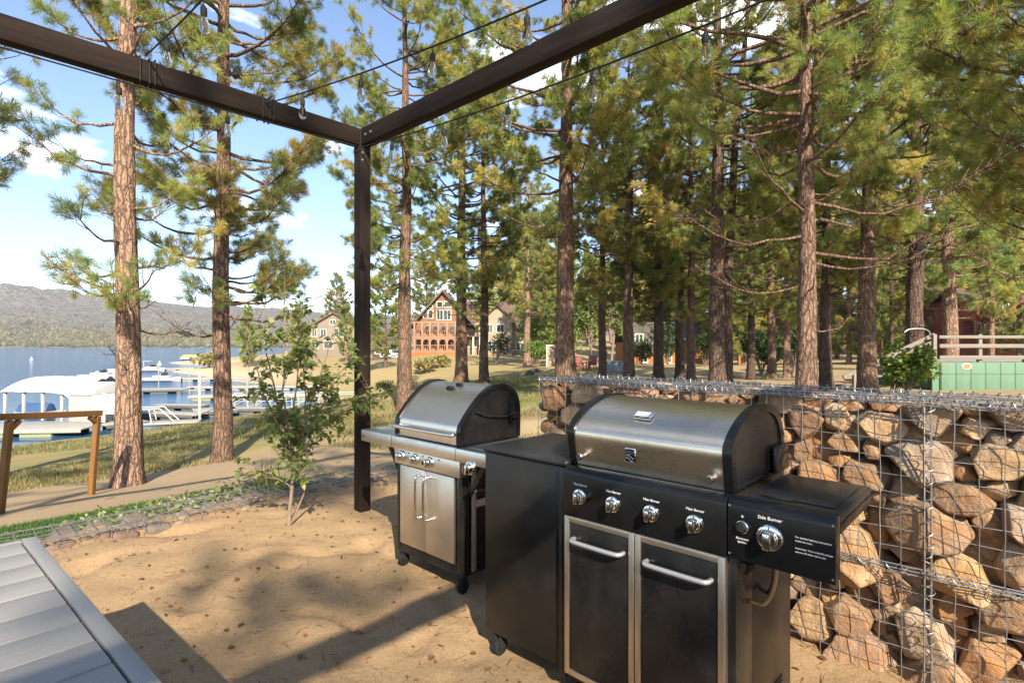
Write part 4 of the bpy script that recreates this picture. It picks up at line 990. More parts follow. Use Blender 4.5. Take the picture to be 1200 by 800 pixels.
# ------------------------------------------------------------------ grills
def prof(pts, m=5):
    """open chain of (y,z), smoothed where the third entry is 0"""
    return [(p.x, p.y) for p in catmull([Vector((a, b, 0)) for a, b in pts], m)]
def inset(poly, d, cy, cz):
    return [(cy + (y-cy)*(1-d), cz + (z-cz)*(1-d)) for y, z in poly]
def knob(parent, x, z, y=0.0, r=.027, mat='chrome'):
    k = MB(); k.lathe([(r*1.12, -.001), (r*1.14, .004), (r*1.05, .009), (r*.86, .011)], (x, y, z), (0, -1, 0), 28)
    o = k.build('knob', M['chrome'], parent)
    g = MB(); g.lathe([(r*.78, .010), (r*.74, .020), (r*.66, .024)], (x, y, z), (0, -1, 0), 24); g.box(x - r*.30, x + r*.30, y - .040, y - .012, z - r*.84, z + r*.62, .004)
    g.build('grip', M['chrome'], o)
    m = MB(); m.box(x - .0012, x + .0012, y - .0128, y - .0105, z + r*.80, z + r*1.0); m.build('pointer', M['rubber'], o)
    return o
def lettering(parent, txt, x, y, z, size, mat='lettering', align='CENTER'):
    me = text_mesh(txt, size, .0003, align); o = link_mesh('lettering', me, M[mat], parent); o.location = (x, y, z); o.rotation_euler = (PI/2, 0, 0); return o
def bow_handle(parent, x0, x1, z, y, proj=.035, r=.008, mat='chrome', vertical=False):
    n = 5
    if not vertical: pts = [(x0, y, z), (x0 + .003, y - proj*.7, z), (x0 + .022, y - proj, z), ((x0+x1)/2, y - proj*1.06, z), (x1 - .022, y - proj, z), (x1 - .003, y - proj*.7, z), (x1, y, z)]
    else: pts = [(z, y, x0), (z, y - proj*.8, x0 + .003), (z, y - proj, x0 + .025), (z, y - proj*1.05, (x0+x1)/2), (z, y - proj, x1 - .025), (z, y - proj*.8, x1 - .003), (z, y, x1)]
    return MB().tube(catmull(pts, 6), r, 12).build('handle', M[mat], parent)
def caster(parent, x, y, gzv, h=.11, name='caster'):
    c = MB(); c.lathe([(.034, -.011), (.040, -.008), (.040, .008), (.034, .011)], (x, y, gzv + .040), (1, 0, 0), 20); o = c.build(name, M['rubber'], parent)
    f = MB(); f.box(x-.018, x-.013, y-.022, y+.020, gzv+.03, gzv+h-.012, .001); f.box(x+.013, x+.018, y-.022, y+.020, gzv+.03, gzv+h-.012, .001); f.box(x-.02, x+.02, y-.024, y+.022, gzv+h-.014, gzv+h, .002)
    f.build('fork', M['rubber'], o); hb = MB(); hb.lathe([(.012, -.0135), (.012, .0135)], (x, y, gzv+.04), (1, 0, 0), 12); hb.build('hub', M['galv'], o)

def big_grill():
    t = empty('large_grill', W(-1.31, 1.71, 0), -TH); tag(t, 'large black gas grill with steel lid, five chrome knobs and two framed black doors', 'grill')
    E, EG = M['enamel'], M['enamel_gloss']; Wd = .645
    # cabinet
    MB().box(-.055, -.022, .012, .52, .085, .915, .004).build('side_panel', E, t)
    b = MB(); b.box(Wd-.028, Wd, .02, .16, .06, .738, .003); b.box(Wd-.028, Wd, .16, .56, .06, .738, .003); b.build('side_panel', M['dusty_black'], t)
    b = MB()
    for k in range(6): b.box(Wd+.0005, Wd+.003, .30, .46, .085+.018*k, .093+.018*k)
    for (y, z) in ((.05, .70), (.05, .66)): b.lathe([(.006, .0005), (.005, .003)], (Wd, y, z), (1, 0, 0), 10)
    for k in range(5): b.bar((Wd+.002, .10+.018*k, .66), (Wd+.002, .16+.018*k, .715), .004, .007)
    b.build('vent_slots', M['rubber'], t)
    MB().box(-.02, Wd-.03, .545, .56, .085, .915).build('back_panel', E, t)
    MB().box(-.02, Wd-.03, .03, .54, .085, .11).build('floor_panel', E, t)
    # left cabinet with flat top
    b = MB(); b.box(-.505, -.058, .036, .055, .10, .912, .003); b.box(-.505, -.487, .056, .53, .10, .912, .003); b.box(-.486, -.058, .512, .53, .10, .912, .003); b.box(-.486, -.058, .056, .511, .10, .118); b.build('tank_cabinet', M['dusty_black'], t)
    b = MB(); b.box(-.512, -.026, .022, .535, .915, .941, .012, 3); b.build('side_shelf', M['shelf_top'], t)
    # control panels
    def panel(x0, x1): return [(0.0, .742), (.0, .90), (.003, .913), (.010, .922), (.022, .927), (.05, .928), (.05, .742)]
    MB().prism(panel(0, 1), -.022, .622, .003).build('control_panel', EG, t)
    sp = MB().prism(panel(0, 1), .626, .925, .003).build('side_burner_panel', EG, t)
    for i, x in enumerate((.060, .208, .362, .520)):
        knob(t, x, .822, -.0005); lettering(t, 'Main Burner', x, -.0012, .866, .0125)
    knob(t, .752, .832, -.0005, .034); lettering(t, 'Side Burner', .752, -.0012, .888, .0145)
    kn = MB(); kn.lathe([(.0195, 0), (.020, .006), (.017, .010)], (.672, 0, .846), (0, -1, 0), 20); o = kn.build('igniter_button', M['chrome'], t)
    MB().lathe([(.0125, .009), (.0115, .017)], (.672, 0, .846), (0, -1, 0), 18).build('button', M['rubber'], o)
    lettering(t, 'Electronic', .672, -.0012, .8095, .0095); lettering(t, 'Ignition', .672, -.0012, .799, .0095); lettering(t, '*', .672, -.0012, .874, .02)
    for i, s in enumerate(('For detailed lighting instructions', 'inside the door.', '', 'Important: Turn controls and gas', 'source off when not in use.')):
        if s: lettering(t, s, .822, -.0012, .852 - .0105*i, .0072, align='LEFT')
    # right side burner shelf
    b = MB(); b.box(.655, .925, .052, .475, .899, .925, .006); b.build('side_burner_shelf', M['shelf_top'], t)
    MB().box(.915, .925, .053, .474, .868, .8985, .003).build('shelf_apron', EG, t)
    MB().box(.656, .914, .464, .475, .868, .8985, .003).build('shelf_apron', EG, t)
    b = MB(); b.box(.69, .900, .10, .43, .926, .9325, .003); b.build('burner_cover', M['shelf_top'], t)
    b = MB(); b.box(.72, .79, .085, .093, .926, .934, .002); b.build('finger_tab', M['rubber'], t)
    b = MB(); b.box(Wd+.002, .68, .08, .44, .70, .735, .003); b.build('shelf_bracket', E, t)
    MB().tube(catmull([(.72, .10, .76), (.735, .11, .70), (.72, .12, .62), (.69, .13, .57), (.655, .14, .56), (.63, .15, .57)], 6), .007, 8).build('gas_hose', M['copper'], t)
    MB().tube(catmull([(.70, .2, .76), (.70, .2, .64), (.68, .2, .58), (.64, .2, .60)], 6), .006, 8).build('gas_hose', M['rubber'], t)
    b = MB()
    for (x, z) in ((.632, .756), (.918, .756), (.918, .905), (.632, .905)): b.lathe([(.0035, -.0005), (.003, .002)], (x, 0, z), (0, -1, 0), 8)
    b.build('screws', M['galv'], t)
    b = MB(); b.lathe([(.045, 0), (.05, .03), (.045, .06)], (.75, .2, .82), (0, 0, -1), 16); b.tube([(.752, .01, .832), (.752, .2, .832)], .007, 8); b.build('burner_bowl', E, t)
    # doors
    for k, (x0, x1) in enumerate(((-.012, .297), (.301, .620))):
        MB().box(x0 + .012, x1 - .012, -.003, .024, .135, .728, .002).build('door', E, t)
        d = [c for c in t.children if c.name.startswith('door')][-1]
        poly_o = [(x0, .122), (x1, .122), (x1, .738), (x0, .738)]; w = .022
        f = MB(); f.box(x0, x0+w, -.008, .020, .122, .738, .0015); f.box(x1-w, x1, -.008, .020, .122, .738, .0015); f.box(x0+w+.0003, x1-w-.0003, -.0078, .020, .716, .738, .0015); f.box(x0+w+.0003, x1-w-.0003, -.0078, .020, .122, .144, .0015)
        f.build('door_frame', M['frame_steel'], d)
        bow_handle(d, x0 + .045, x1 - .045, .655 - .001*k, -.003, .034, .0085, 'grey_metal')
    # firebox and lid
    MB().box(-.018, Wd-.018, .054, .54, .80, .926).build('firebox', E, t)
    pts = [(.056, .930), (.045, .99), (.036, 1.052), (.048, 1.082), (.085, 1.115), (.15, 1.150), (.23, 1.175), (.31, 1.184), (.39, 1.178), (.46, 1.155), (.51, 1.11), (.535, 1.04), (.54, .930)]
    pl = prof(pts, 5)
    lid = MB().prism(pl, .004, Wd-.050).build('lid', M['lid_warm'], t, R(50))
    for (x0, x1, xi) in ((-.026, .0035, -.018), (Wd-.0495, Wd-.018, Wd-.026)):
        big = [(.288 + (y-.288)*1.022, .93 + (z-.93)*1.03) for y, z in pl]
        m = MB(); m.ring(big, inset(pl, .10, .29, .99), x0, x1); m.build('lid_rim', EG, lid, R(40))
        m = MB(); m.prism(inset(pl, .095, .29, .99), min(xi, (x0+x1)/2), max(xi, (x0+x1)/2)); m.build('lid_end', M['lid_dark'], lid, R(40))
    MB().box(Wd-.016, Wd-.002, .40, .545, .93, 1.03, .006).build('hinge_cover', EG, lid)
    for x in (.04, Wd-.085):
        MB().lathe([(.006, 0), (.006, .022), (.0125, .023), (.0135, .03), (.011, .036)], (x, .049, .968), (0, -1, 0), 18).build('handle_stud', M['chrome'], lid)
    # badge
    MB().box(.232, .278, .0365, .042, .975, 1.028, .004).build('badge', M['chrome'], lid)
    bd = [c for c in lid.children if c.name.startswith('badge')][-1]
    MB().box(.236, .274, .0352, .0362, .979, 1.024, .003).build('badge_plate', M['rubber'], bd)
    o = lettering(bd, 'KENMORE', .255, .0347, 1.0145, .0085, 'chrome')
    for dz, ph in ((0, 0), (-.010, .5)):
        MB().tube([(x, .0348, .996 + dz + .006*math.sin((x-.236)/.038*5.2 + ph)) for x in np.linspace(.238, .272, 14)], .0016, 6).build('swoosh', M['chrome'], bd)
    MB().box(.2375, .2725, .0345, .0352, 1.0065, 1.0085).build('swoosh', M['chrome'], bd)
    # thermometer lying on the slope
    sl = math.atan2(1.150-1.115, .15-.085); Mx = Matrix.Translation((.268, .112, 1.1375)) @ Matrix.Rotation(sl, 4, 'X')
    MB().box(-.036, .036, -.020, .020, -.004, .010, .004, 2, Mx).build('thermometer', M['chrome'], lid)
    th = [c for c in lid.children if c.name.startswith('thermometer')][-1]
    MB().box(-.029, .029, -.014, .014, .0102, .0112, 0, 1, Mx).build('gauge_face', M['gauge'], th)
    for (x, y) in ((-.44, .07), (-.44, .48), (.58, .07), (.58, .5), (.02, .07), (.02, .5)): caster(t, x, y, gz(*W(-1.31 + x, 1.71 + y).xy), .11)
big_grill()

def small_grill():
    t = empty('small_grill', W(-2.903, 2.0, 0), -TH); tag(t, 'smaller stainless steel gas grill with curved door handles and open steel side shelves', 'grill')
    E = M['enamel']; S = M['steel']; SV = M['steel_vert']
    for (x, y) in ((.0, .02), (.57, .02), (.0, .43), (.57, .43)): MB().box(x, x+.05, y, y+.05, .125, .757, .004).build('leg', M['dusty_black'], t)
    MB().box(.0, .62, .022, .48, .105, .124, .004).build('bottom_shelf', E, t)
    MB().box(.051, .569, .020, .034, .125, .168, .003).build('bottom_rail', E, t)
    MB().box(.008, .016, .071, .429, .13, .757).build('side_panel', E, t); MB().box(.606, .614, .071, .429, .13, .757).build('side_panel', E, t)
    MB().box(.051, .569, .465, .475, .13, .757).build('back_panel', E, t)
    b = MB(); b.box(.6205, .628, .085, .12, .12, .75, .003); b.bar((.624, .10, .50), (.624, .45, .50), .008, .04); b.build('side_strut', M['grey_metal'], t)
    for k, (x0, x1) in enumerate(((.054, .309), (.312, .567))):
        d = MB().box(x0, x1, .004, .022, .172, .655, .004).build('door', SV, t)
        x = x1 - .036 if k == 0 else x0 + .036
        bow_handle(d, .375, .625, x, .004, .046, .0075, 'chrome', True)
    MB().box(.0, .62, .0, .06, .660, .757, .005).build('control_panel', S, t)
    for x in (.085, .225, .365): knob(t, x - .01, .712, -.0005, .030)
    b = MB()
    for x in (.15, .29, .44): b.box(x-.007, x+.007, -.0015, .001, .735, .742)
    b.lathe([(.013, 0), (.012, .006)], (.295, 0, .70), (0, -1, 0), 14); b.build('igniter_button', M['rubber'], t)
    # shelves: one long folded steel front with tops either side of the firebox
    MB().box(-.353, .853, -.022, -.004, .758, .832, .004).build('front_rail', S, t)
    b = MB()
    for x in (-.0, .61): b.box(x-.0008, x+.0008, -.0232, -.0215, .760, .830)
    b.build('rail_seam', M['rubber'], t)
    for x0, x1 in ((-.353, -.006), (.626, .853)):
        b = MB(); b.box(x0, x1, -.0035, .50, .812, .832, .004); b.box(x0 + .03, x1-.03, .04, .46, .8325, .8345, .001); b.build('side_shelf', S, t)
        xe = x0 if x0 < 0 else x1 - .012
        MB().box(xe, xe+.012, -.0033, .499, .762, .8115, .002).build('shelf_apron', S, t)
    MB().box(-.335, -.312, -.0232, -.0215, .788, .796).build('maker_plate', M['rubber'], t)
    MB().box(.50, .545, -.0232, -.0222, .785, .797).build('maker_plate', M['grey_metal'], t)
    knob(t, .735, .742, -.024, .034)
    for p, q in (((.63, .06, .56), (.80, .06, .80)), ((.63, .44, .56), (.80, .44, .80)), ((-.005, .06, .56), (-.18, .06, .80))): MB().bar(p, q, .012, .03).build('shelf_bracket', E, t)
    MB().box(.002, .618, .0, .49, .758, .834, .003).build('firebox', E, t)
    pts = [(.012, .838), (.010, .88), (.014, .930), (.030, .960), (.09, 1.03), (.16, 1.095), (.23, 1.14), (.30, 1.160), (.38, 1.150), (.45, 1.11), (.485, 1.04), (.49, .94), (.488, .838)]
    pl = prof(pts, 5); lid = MB().prism(pl, .034, .586).build('lid', M['lid_steel'], t, R(50))
    for (x0, x1, xi) in ((.0, .0335, .010), (.5865, .62, .612)):
        big = [(.25 + (y-.25)*1.03, .838 + (z-.838)*1.03) for y, z in pl]
        MB().ring(big, inset(pl, .08, .26, .94), x0, x1).build('lid_rim', M['enamel_gloss'], lid, R(40))
        MB().prism(inset(pl, .075, .26, .94), min(xi, (x0+x1)/2), max(xi, (x0+x1)/2)).build('lid_end', M['lid_dark'], lid, R(40))
    b = MB(); b.tube([(.622, .12, 1.02), (.626, .2, .99), (.626, .36, .97), (.622, .42, .99)], .007, 8); b.box(.612, .628, .40, .47, .95, .99, .004); b.build('rear_hook', E, lid)
    for x in (.05, .57): MB().box(x-.010, x+.010, -.032, .013, .892, .906, .003).build('handle_post', M['chrome'], lid)
    MB().tube(catmull([(.036, -.022, .900), (.06, -.034, .900), (.31, -.040, .900), (.56, -.034, .900), (.584, -.022, .900)], 6), .0125, 14).build('handle', M['chrome'], lid)
    sl = math.atan2(1.14-1.095, .07); Mx = Matrix.Translation((.30, .205, 1.132)) @ Matrix.Rotation(sl, 4, 'X')
    th = MB().box(-.032, .032, -.012, .012, -.004, .008, .003, 2, Mx).build('thermometer', M['rubber'], lid)
    Mx2 = Matrix.Translation((.335, .248, 1.152)) @ Matrix.Rotation(sl*.7, 4, 'X'); MB().box(-.026, .026, -.010, .010, -.004, .010, .003, 2, Mx2).build('vent_cap', M['rubber'], lid)
    for (x, y) in ((.03, .05), (.59, .05), (.03, .45), (.59, .45)): caster(t, x, y, gz(*W(-2.903 + x, 2.0 + y).xy), .105)
small_grill()
# ------------------------------------------------------------------ on the lake
M['tarp_grey'] = surf('greyish_tarp', (.42, .40, .365), (.32, .30, .27), .6, 0, 2.0, .5, .08)
M['tarp'] = surf('white_tarp', (.56, .55, .52), (.47, .46, .43), .6, 0, 2.5, .3, .05)
M['dock_top'] = surf('dock_boards', (.35, .325, .285), (.26, .24, .21), .8, 0, 3, .2)
M['dock_dark'] = surf('dock_float_dark', (.07, .075, .075), (.11, .11, .10), .7, 0, 2, .2)
M['float_green'] = surf('weedy_float', (.20, .23, .10), (.28, .28, .16), .8, 0, 3, .2)
M['hull'] = surf('boat_hull_white', (.48, .465, .44), (.40, .385, .36), .3, 0, 2, .02)
M['boat_blue'] = surf('boat_cover_blue', (.035, .09, .20), (.025, .06, .14), .6, 0, 3, .2)
M['dark_glass'] = surf('dark_glass', (.02, .025, .03), (.03, .035, .04), .08, 0, 4, 0)
M['yellow_green'] = surf('yellow_green_plastic', (.52, .60, .10), (.42, .5, .08), .5, 0, 3, .05)
M['dark_metal'] = surf('dark_metal', (.06, .06, .06), (.04, .04, .04), .5, .5, 5, .05)
ZD = ZW + .42
def wpt(px, py, z=ZD):
    Y = (CAMH - z)*F/(py - CY); return Vector((atY(px, Y), Y, z))
def dock(p, q, w, label, fl='dock_dark', rail=None, floats=True, group='docks along the shore'):
    d = q - p; L = d.length; ang = math.atan2(d.y, d.x); t = empty('dock', (p.x, p.y, ZW), ang); tag(t, label, 'dock', group)
    MB().box(0, L, -w/2, w/2, .36, .44, .01).build('boards', M['dock_top'], t)
    MB().box(.02, L-.02, -w/2-.03, -w/2-.002, .22, .43, .01).box(.02, L-.02, w/2+.002, w/2+.03, .22, .43, .01).build('stringer', M['dock_top' if fl != 'dock_dark' else 'dock_dark'], t)
    b = MB(); x = .3
    while x < L - 1.2: b.box(x, x+1.6, -w/2+.06, w/2-.06, -.2, .355, .05); x += 2.2
    if b.n: b.build('floats', M[fl], t)
    if rail:
        for s in ((-1, 1) if rail == 'both' else (-1,)):
            b = MB(); y = s*(w/2 - .03); m = max(1, round(L/1.5))
            for i in range(m+1): b.tube([(L*i/m, y, .44), (L*i/m, y, 1.42)], .022, 6)
            b.tube([(0, y, 1.42), (L, y, 1.42)], .024, 6); b.tube([(0, y, .95), (L, y, .95)], .016, 6)
            for i in range(m): b.tube([(L*i/m, y, .5), (L*(i+1)/m, y, 1.40)], .016, 5)
            b.build('railing', M['white_paint'], t)
    return t
D = [((-60, 500), (118, 497), 3.4, 'float_green', None, 'weedy floating dock carrying the white boat canopy'),
     ((118, 497), (168, 492), 1.6, 'dock_dark', None, 'short pale walkway between the white boat canopy and the slim pine'),
     ((163, 482), (236, 485), 1.4, 'dock_dark', None, 'dark floating finger dock seen between the two lakeside trunks'),
     ((183, 473.5), (240, 474.5), 1.1, 'dock_dark', None, 'low black float lying behind the dark finger dock'),
     ((226, 481), (276, 478), 2.6, 'dock_dark', None, 'grey sloping dock end with piled gear behind the shaggy pine'),
     ((270, 477.5), (420, 476), 1.6, 'dock_dark', 'both', 'white railed gangway dock beyond the leafy sapling'),
     ((225, 463), (420, 461), 1.7, 'float_green', None, 'weedy low dock just beyond the white railed gangway'),
     ((150, 456), (222, 455), 2.4, 'dock_dark', None, 'broad white topped dock between the two lakeside trunks'),
     ((222, 452.5), (420, 451), 1.5, 'dock_top', None, 'long pale dock running to the bank beyond the weedy low dock'),
     ((150, 443), (300, 442), 1.6, 'dock_top', None, 'far long pale dock reaching the sandy bank'),
     ((165, 431.5), (230, 431), 2.0, 'dock_top', None, 'farthest dock, close off the tip of the sandy bank')]
for (a, b, w, fl, rl, lab) in D: dock(wpt(*a), wpt(*b), w, lab, fl, rl)
# short ramp with white rails at the water's edge
def ramp():
    p = wpt(160, 497, ZW + .25); q = wpt(235, 496, ZW + .12); d = q-p; t = empty('boarding_ramp', p, math.atan2(d.y, d.x)); tag(t, 'pale boarding ramp with white slanting tube rails at the water edge', 'ramp'); L = d.length
    MB().box(0, L, -.7, .7, .0, .09, .01).build('boards', M['dock_top'], t)
    for y in (-.6, .6):
        MB().tube([(0, y, .09), (.15, y, .95), (1.3, y, .95), (2.1, y, .09)], .035, 7).tube([(.9, y, .09), (.75, y, .95)], .03, 7).build('railing', M['white_paint'], t)
ramp()
for i, (px, py0, py1, lab) in enumerate([(234, 494, 437, 'tall white mooring pile standing at the water edge by the dark finger dock'), (290, 478, 432, 'tall grey mooring pile beside the white railed gangway, left of the sapling'), (299, 474, 441, 'shorter mooring pile next to the tall grey one by the gangway'),
                                    (186, 456, 424, 'thin pile at the end of the broad white topped dock'), (222, 462, 436, 'thin pile between the broad white dock and the weedy dock')]):
    p = wpt(px, py0, ZW); h = CAMH - (py1 - CY)/F*p.y - ZW
    t = MB(); t.tube([(0, 0, -1), (0, 0, h)], .07 if i < 2 else .05, 8); t.lathe([(.075, h), (.06, h+.06), (.01, h+.1)], (0, 0, 0), (0, 0, 1), 8)
    o = t.build('mooring_pile', M['white_paint' if i == 0 else 'dock_top']); o.location = p; tag(o, lab, 'pile', 'mooring piles among the docks')
# canopy
def canopy():
    Yc = 33.5; p = Vector((atY(5, Yc), Yc, ZW)); q = Vector((atY(104, Yc - 1.0), Yc - 1.0, ZW)); d = q-p; L = d.length
    t = empty('boat_canopy', p, math.atan2(d.y, d.x)); tag(t, 'white arched fabric boat canopy on white posts standing on its floating dock', 'boat canopy'); Wc = 4.6; k = 10
    zr, zt = 2.20, 2.98
    for i in range(4):
        x = .1 + (L*.68)*i/3
        for y in (-.02, Wc): MB().box(x-.07, x+.07, y-.07, y+.07, .44, zr+.05, .01).build('post', M['white_paint'], t)
    s = [(-.25 + (Wc+.5)*j/14) for j in range(15)]; arch = lambda y: zr + (zt - zr)*max(0, 1 - abs((y - Wc/2)/(Wc/2+.25))**2.3)
    rgc = np.random.RandomState(2); nx = 26; V = []; Fs = []
    for i in range(nx+1):
        f = i/nx; x = -.15 + (L*.86)*f
        for j, y in enumerate(s):
            z = arch(y) - .03*abs(math.sin(f*PI*5)); yy = y; xx = x
            if f > .72: e = (f-.72)/.28; z -= e*e*.55*abs(y/Wc-.5)*1.2 + .10*e*math.sin(j*2.1+i); xx -= .25*e*math.sin(j*.9)
            if f < .06: z -= (1-f/.06)**2*.12
            V.append((xx, yy, z))
        m = 15
    for i in range(nx):
        for j in range(m-1): Fs.append((i*m+j, (i+1)*m+j, (i+1)*m+j+1, i*m+j+1))
    c = MB(); c.add(V, Fs); o = c.build('roof_fabric', M['tarp'], t, R(60)); mo = o.modifiers.new('thick', 'SOLIDIFY'); mo.thickness = .03
    b = MB()
    for i in range(4):
        x = .1 + (L*.68)*i/3; b.tube([(x, y, arch(y) - .07) for y in np.linspace(-.02, Wc, 12)], .04, 6)
    b.tube([(.1, -.02, zr), (L*.78, -.02, zr)], .04, 6); b.tube([(.1, Wc, zr), (L*.78, Wc, zr)], .04, 6); b.build('frame', M['white_paint'], t)
canopy()
def wrapped_shed():
    Y = 32.3; p = Vector((atY(80, Y), Y, ZW + .44)); t = empty('tarp_enclosure', p, -.08); tag(t, 'white tarp wrapped dock enclosure with open framed bay, next to the arched boat canopy', 'shelter')
    MB().box(0, 2.1, 0, 3.2, 0, 1.62, .05, 2).build('wrapped_side', M['tarp_grey'], t)
    b = MB(); b.prism([(-.1, 1.63), (3.3, 1.63), (2.6, 2.1), (1.6, 2.3), (.6, 2.1)], -.1, 1.5, .03); b.build('roof_fabric', M['tarp'], t, R(60))
    MB().box(2.12, 2.28, .0, .12, -.1, 1.72, .01).build('post', M['white_paint'], t); MB().box(3.0, 3.14, 0, .12, -.1, 1.54, .01).build('post', M['white_paint'], t)
    MB().box(2.285, 2.995, .05, .08, .5, 1.5, .008).build('panel', M['white_paint'], t); MB().box(2.28, 3.0, .02, .1, 1.55, 1.65, .01).build('lintel', M['white_paint'], t)
wrapped_shed()
def boat(px, py, L, label, rz=.1, cover=None, mast=False, z=ZW, top=True):
    p = wpt(px, py, z); t = empty('moored_boat', p, rz); tag(t, label, 'boat', 'boats moored off the docks'); w = L*.32
    st = [(-.5, .8, .75), (-.3, .97, .74), (0, 1.0, .76), (.25, .86, .82), (.40, .52, .90), (.5, .03, 1.0)]; V = []; Fs = []
    for (f, ww, hh) in st:
        h = hh*L*.14; V += [(f*L, -ww*w/2, h), (f*L*.985, -ww*w*.42, h*.3), (f*L*.95, 0, -.25), (f*L*.985, ww*w*.42, h*.3), (f*L, ww*w/2, h)]
    for i in range(5):
        for j in range(4): Fs.append((i*5+j, (i+1)*5+j, (i+1)*5+j+1, i*5+j+1))
        Fs.append((i*5+4, (i+1)*5+4, (i+1)*5, i*5))
    Fs.append((0, 1, 2, 3, 4))
    MB().add(V, Fs).build('hull', M['hull'], t)
    h = L*.11
    if cover: MB().prism([(-w*.42, h), (w*.42, h), (w*.25, h+.45), (0, h+.62), (-w*.25, h+.45)], -L*.44, L*.18, .05).build('cover', M[cover], t)
    else:
        MB().box(-L*.2, L*.22, -w*.32, w*.32, h-.02, h+.28, .08).build('deck_house', M['hull'], t)
        MB().bar((L*.12, -w*.3, h+.28), (L*.02, -w*.3, h+.72), .04).bar((L*.12, w*.3, h+.28), (L*.02, w*.3, h+.72), .04).box(L*.03, L*.10, -w*.3, w*.3, h+.3, h+.66, .01).build('windscreen', M['dark_glass'], t)
        if top: MB().box(-L*.25, L*.02, -w*.36, w*.36, h+1.25, h+1.31, .02).tube([(-L*.2, -w*.34, h), (-L*.2, -w*.34, h+1.26)], .03, 5).tube([(-L*.2, w*.34, h), (-L*.2, w*.34, h+1.26)], .03, 5).build('bimini_top', M['tarp'], t)
    if mast: MB().tube([(0, 0, h), (0, 0, h + L*.85)], .05, 6).bar((0, 0, h+.7), (-L*.35, 0, h+.7), .07).build('mast', M['dark_metal'], t)
    return t
boat(118, 443.5, 5.6, 'white motor boat with low windscreen, closest to the white canopy', .05, None, False, top=False)
boat(136, 438.5, 5.5, 'white boat with a dark mast, left of the slim pine trunk', .15, None, True, top=False)
boat(177, 435, 5, 'white boat with dark windscreen just right of the slim pine trunk', .0, None)
boat(190, 447, 5, 'low white boat alongside the far long pale dock between the trunks', .03, None, top=False)
boat(50, 488, 3.6, 'boat under dark blue cover sheltering below the white arched canopy', -.05, 'boat_blue', z=ZW-.2)
boat(232, 422, 9.5, 'yellow green flat boat far out beyond the sandy bank', .02, 'yellow_green')
def buoy(px, py, lab):
    p = wpt(px, py, ZW); b = MB(); b.lathe([(.05, -.4), (.42, -.25), (.5, .1), (.42, .5), (.16, .72), (.14, 1.05), (.02, 1.1)], (0, 0, 0), (0, 0, 1), 14); o = b.build('buoy', M['hull']); o.location = p; tag(o, lab, 'buoy', 'white buoys on the lake')
buoy(37, 422, 'white mooring buoy alone on open water above the boat canopy'); buoy(187, 428, 'white mooring buoy between the two lakeside trunks')

# ------------------------------------------------------------------ houses
M['log'] = None
def clad(name, c1, c2, axis, sp, rough=.75):
    t = NT(name); g = t.n('ShaderNodeTexCoord'); sep = t.n('ShaderNodeSeparateXYZ'); t.l(g.outputs['Object'], sep.inputs[0])
    fr = t.math('FRACT', t.math('DIVIDE', sep.outputs[axis], sp)); gr = t.ramp(fr, [(0, (.35, .35, .35)), (.07, (1, 1, 1)), (.93, (1, 1, 1)), (1, (.35, .35, .35))])
    n = t.noise(t.coord(), 2.0, 5, .65)
    t.base(t.mix(1.0, t.mix(n, c1, c2), gr, 'MULTIPLY')).set(rough=rough, spec=.3)
    t.bump(t.math('PINGPONG', fr, .5), .5, sp*.25); return t.m
M['log'] = clad('log_wall', (.27, .135, .075), (.19, .09, .05), 2, .28)
M['log_orange'] = clad('orange_log_wall', (.35, .145, .045), (.25, .095, .03), 2, .25)
M['beige_wall'] = clad('beige_siding', (.36, .275, .195), (.29, .22, .16), 2, .22)
M['dull_wall'] = clad('dull_beige_siding', (.27, .215, .16), (.21, .165, .125), 2, .22)
M['pale_wall'] = clad('pale_siding', (.60, .54, .46), (.52, .46, .39), 2, .2)
M['red_wall'] = clad('barn_red_siding', (.235, .06, .035), (.17, .045, .03), 2, .18)
M['grey_wall'] = clad('grey_boards', (.13, .105, .085), (.09, .07, .055), 0, .2)
M['green_board'] = clad('green_painted_boards', (.125, .215, .135), (.10, .175, .11), 0, .42, .6)
M['roof_brown'] = clad('brown_shingles', (.15, .095, .07), (.11, .07, .055), 1, .35)
M['roof_grey'] = clad('grey_shingles', (.12, .10, .085), (.09, .075, .06), 1, .35)
M['trim_cream'] = surf('cream_trim', (.66, .58, .45), None, .6, 0, 4, .05)
M['trim_timber'] = surf('reddish_timber_trim', (.36, .19, .11), (.26, .13, .075), .65, 0, 4, .1)
M['glass'] = NT('window_glass').base((.03, .045, .05)).set(rough=.05, spec=.7).m
M['lit_glass'] = M['glass']
M['pale_stone'] = surf('pale_stone_base', (.50, .45, .38), (.32, .28, .23), .85, 0, 5, .6, .05)
M['car_paint'] = surf('pale_blue_paint', (.50, .57, .62), None, .25, 0, 2, 0)
M['weathered_white'] = wood('weathered_white_paint', (.28, .245, .205), (.19, .155, .125), 0, .7)
M['green_board_y'] = clad('green_painted_boards_side', (.11, .19, .12), (.09, .16, .10), 1, .42, .6)
M['chair_red'] = surf('red_stained_wood', (.22, .05, .035), None, .6, 0, 5, .1)
M['bin_grey'] = surf('blue_grey_plastic', (.20, .24, .28), None, .5, 0, 4, .05)
